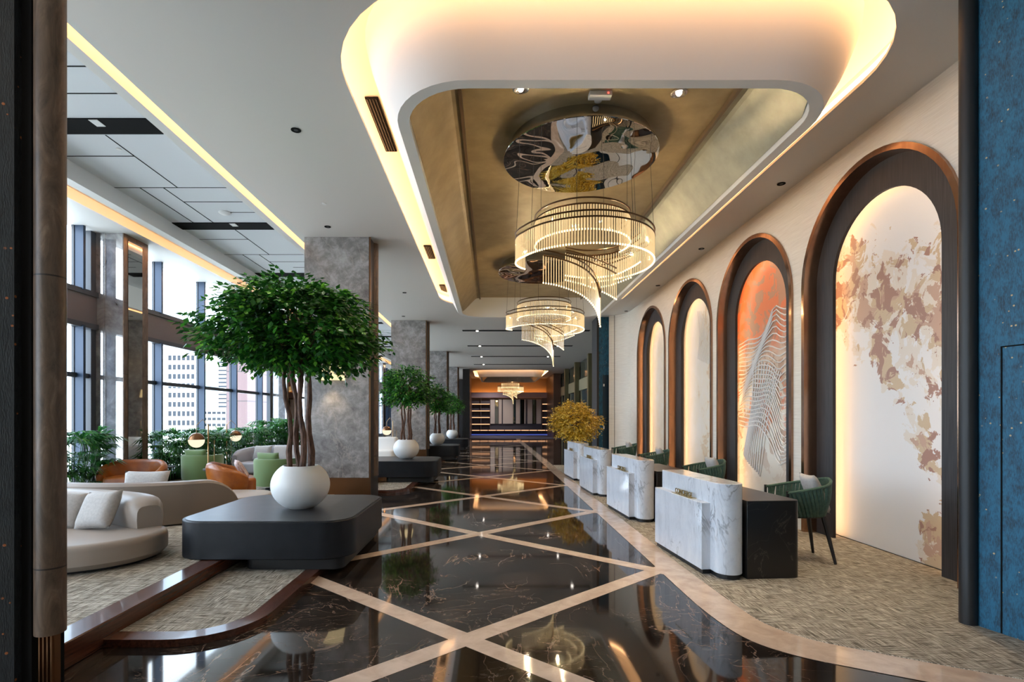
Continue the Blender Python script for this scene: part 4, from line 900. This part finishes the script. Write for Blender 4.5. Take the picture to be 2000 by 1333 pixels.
def side_table(loc, label, r=.3, h=.42):
    e = empty('side_table', loc, 0, label, 'table', 'small black tables'); MB().lathe([(0, h), (r, h), (r, h-.025), (0, h-.025)], 32).build('table_top', Mt['charcoal'], e, smooth=True)
    MB().lathe([(.02, h-.02), (.02, .02), (r*.6, .015), (r*.6, 0), (0, 0)], 24).build('stand', Mt['black'], e, smooth=True)
side_table((-6.9, 10.6, Z0), 'small black round table between the left cognac armchair and the palms', .42); side_table((-5.3, 10.3, Z0), 'small black round table in the middle of the lounge chairs', .35)
def globe_lamp(loc, label, hh=.96, dx=-.24):
    e = empty('globe_floor_lamp', loc, 0, label, 'lamp', 'globe floor lamps')
    MB().lathe([(0, .02), (.15, .02), (.15, 0), (0, 0)], 28).build('base', Mt['brass'], e, smooth=True)
    MB().tube([(0, 0, .02), (0, 0, hh+.32)], .014, 8).build('pole', Mt['brass'], e, smooth=True); MB().tube([(.12, 0, .02), (.12, 0, hh+.0)], .006, 6).build('thin_pole', Mt['brass'], e)
    MB().tube([(0, 0, hh+.3), (dx*.5, 0, hh+.42), (dx, 0, hh+.3), (dx, 0, hh+.15)], .006, 6).build('arm', Mt['brass'], e)
    MB().lathe([(.151*math.sin(R(a)), hh - .151*math.cos(R(a))) for a in range(95, 181, 8)], 32, (dx, 0)).build('cap', Mt['bronze'], e, smooth=True)
    MB().lathe([(.15*math.sin(R(a)), hh - .15*math.cos(R(a))) for a in range(0, 97, 8)], 32, (dx, 0)).build('globe', Mt['opal'], e, smooth=True)
globe_lamp((-5.72, 10.55, Z0), 'left globe floor lamp, half brass and half glowing white', .96); globe_lamp((-7.15, 14.1, Z0), 'right globe floor lamp before the palms', .92, .24)
globe_lamp((-3.25, 17.2, Z0), 'globe floor lamp glimpsed between the first and second stone columns', .98, -.2)
# ------------------------------------------------------------------ the city outside
struct(box(-900, -8.3, -300, 900, -6.2, -6), 'ground_outside', plain('pale_paving', (.68, .65, .6), .9))
wwin = plain('building_window', (.035, .04, .048), .8, spec=.1)
def building(x0, x1, y0, y1, h, mat, label, nx, nz, ny=0, ww=.6, wh=.5, zb=-6, name='office_building', z_first=1.0):
    e = empty(name, ((x0+x1)/2, (y0+y1)/2, zb), 0, label, 'building', 'city buildings outside the windows'); box(x0, x1, y0, y1, zb, h).build('wall', mat, e, world=True)
    fh = (h - zb)/nz; fw = (x1-x0)/nx; pr = None
    for i in range(nx):
        for j in range(nz):
            cx = x0 + fw*(i+.5); z = zb + fh*(j+.5)
            if pr is None:
                pr = MB().box(-fw*ww/2, fw*ww/2, -.15, .15, -fh*wh/2, fh*wh/2).build('window', wwin, e)
                o = pr
            else: o = pr.copy(); COL.objects.link(o); o.parent = e
            o.location = (cx-(x0+x1)/2, y0-(y0+y1)/2, z-zb)
wb = plain('white_render', (.8, .79, .77), .8)
building(-124, -113.5, 200, 203, 26, wb, 'white office block with rows of square windows seen through the near window', 6, 9, ww=.66, wh=.55)
building(-136, -125.5, 196, 199, 30, plain('cream_render', (.75, .72, .68), .8), 'pale block just left of the white office block', 4, 9, ww=.3, wh=.4)
building(-132, -126, 252, 262, 60, wb, 'slim pale tower with horizontal louvres behind', 1, 34, ww=.9, wh=.42)
building(-129, -110, 233, 246, 4.8, wb, 'low white block in front of the slim tower', 9, 4, ww=.75, wh=.45)
building(-160, -150, 270, 290, 26, plain('blue_grey_render', (.14, .19, .24), .5), 'blue grey tower behind the white office block', 3, 10, ww=.7, wh=.4)
pk = N('pink_tile_facade'); bt = pk.new('TexBrick'); pk.l.new(pk.map((1, 1, 1), (R(90), 0, 0)), bt.inputs[0]); bt.offset = 0; bt.inputs['Color1'].default_value = (.10, .06, .06, 1); bt.inputs['Color2'].default_value = (.11, .066, .064, 1); bt.inputs['Mortar'].default_value = (.04, .03, .03, 1)
bt.inputs['Scale'].default_value = .1; bt.inputs['Mortar Size'].default_value = .006; bt.inputs['Brick Width'].default_value = .35; bt.inputs['Row Height'].default_value = .35
box(-31.5, -29, 62.0, 80, -6, 26).build('tmp', pk.bsdf(bt.outputs[0], .6)); o = bpy.data.objects['tmp']; o.name = 'tiled_building'; tag(o, 'pinkish tiled facade seen left of the tree trunks', 'building', 'city buildings outside the windows')
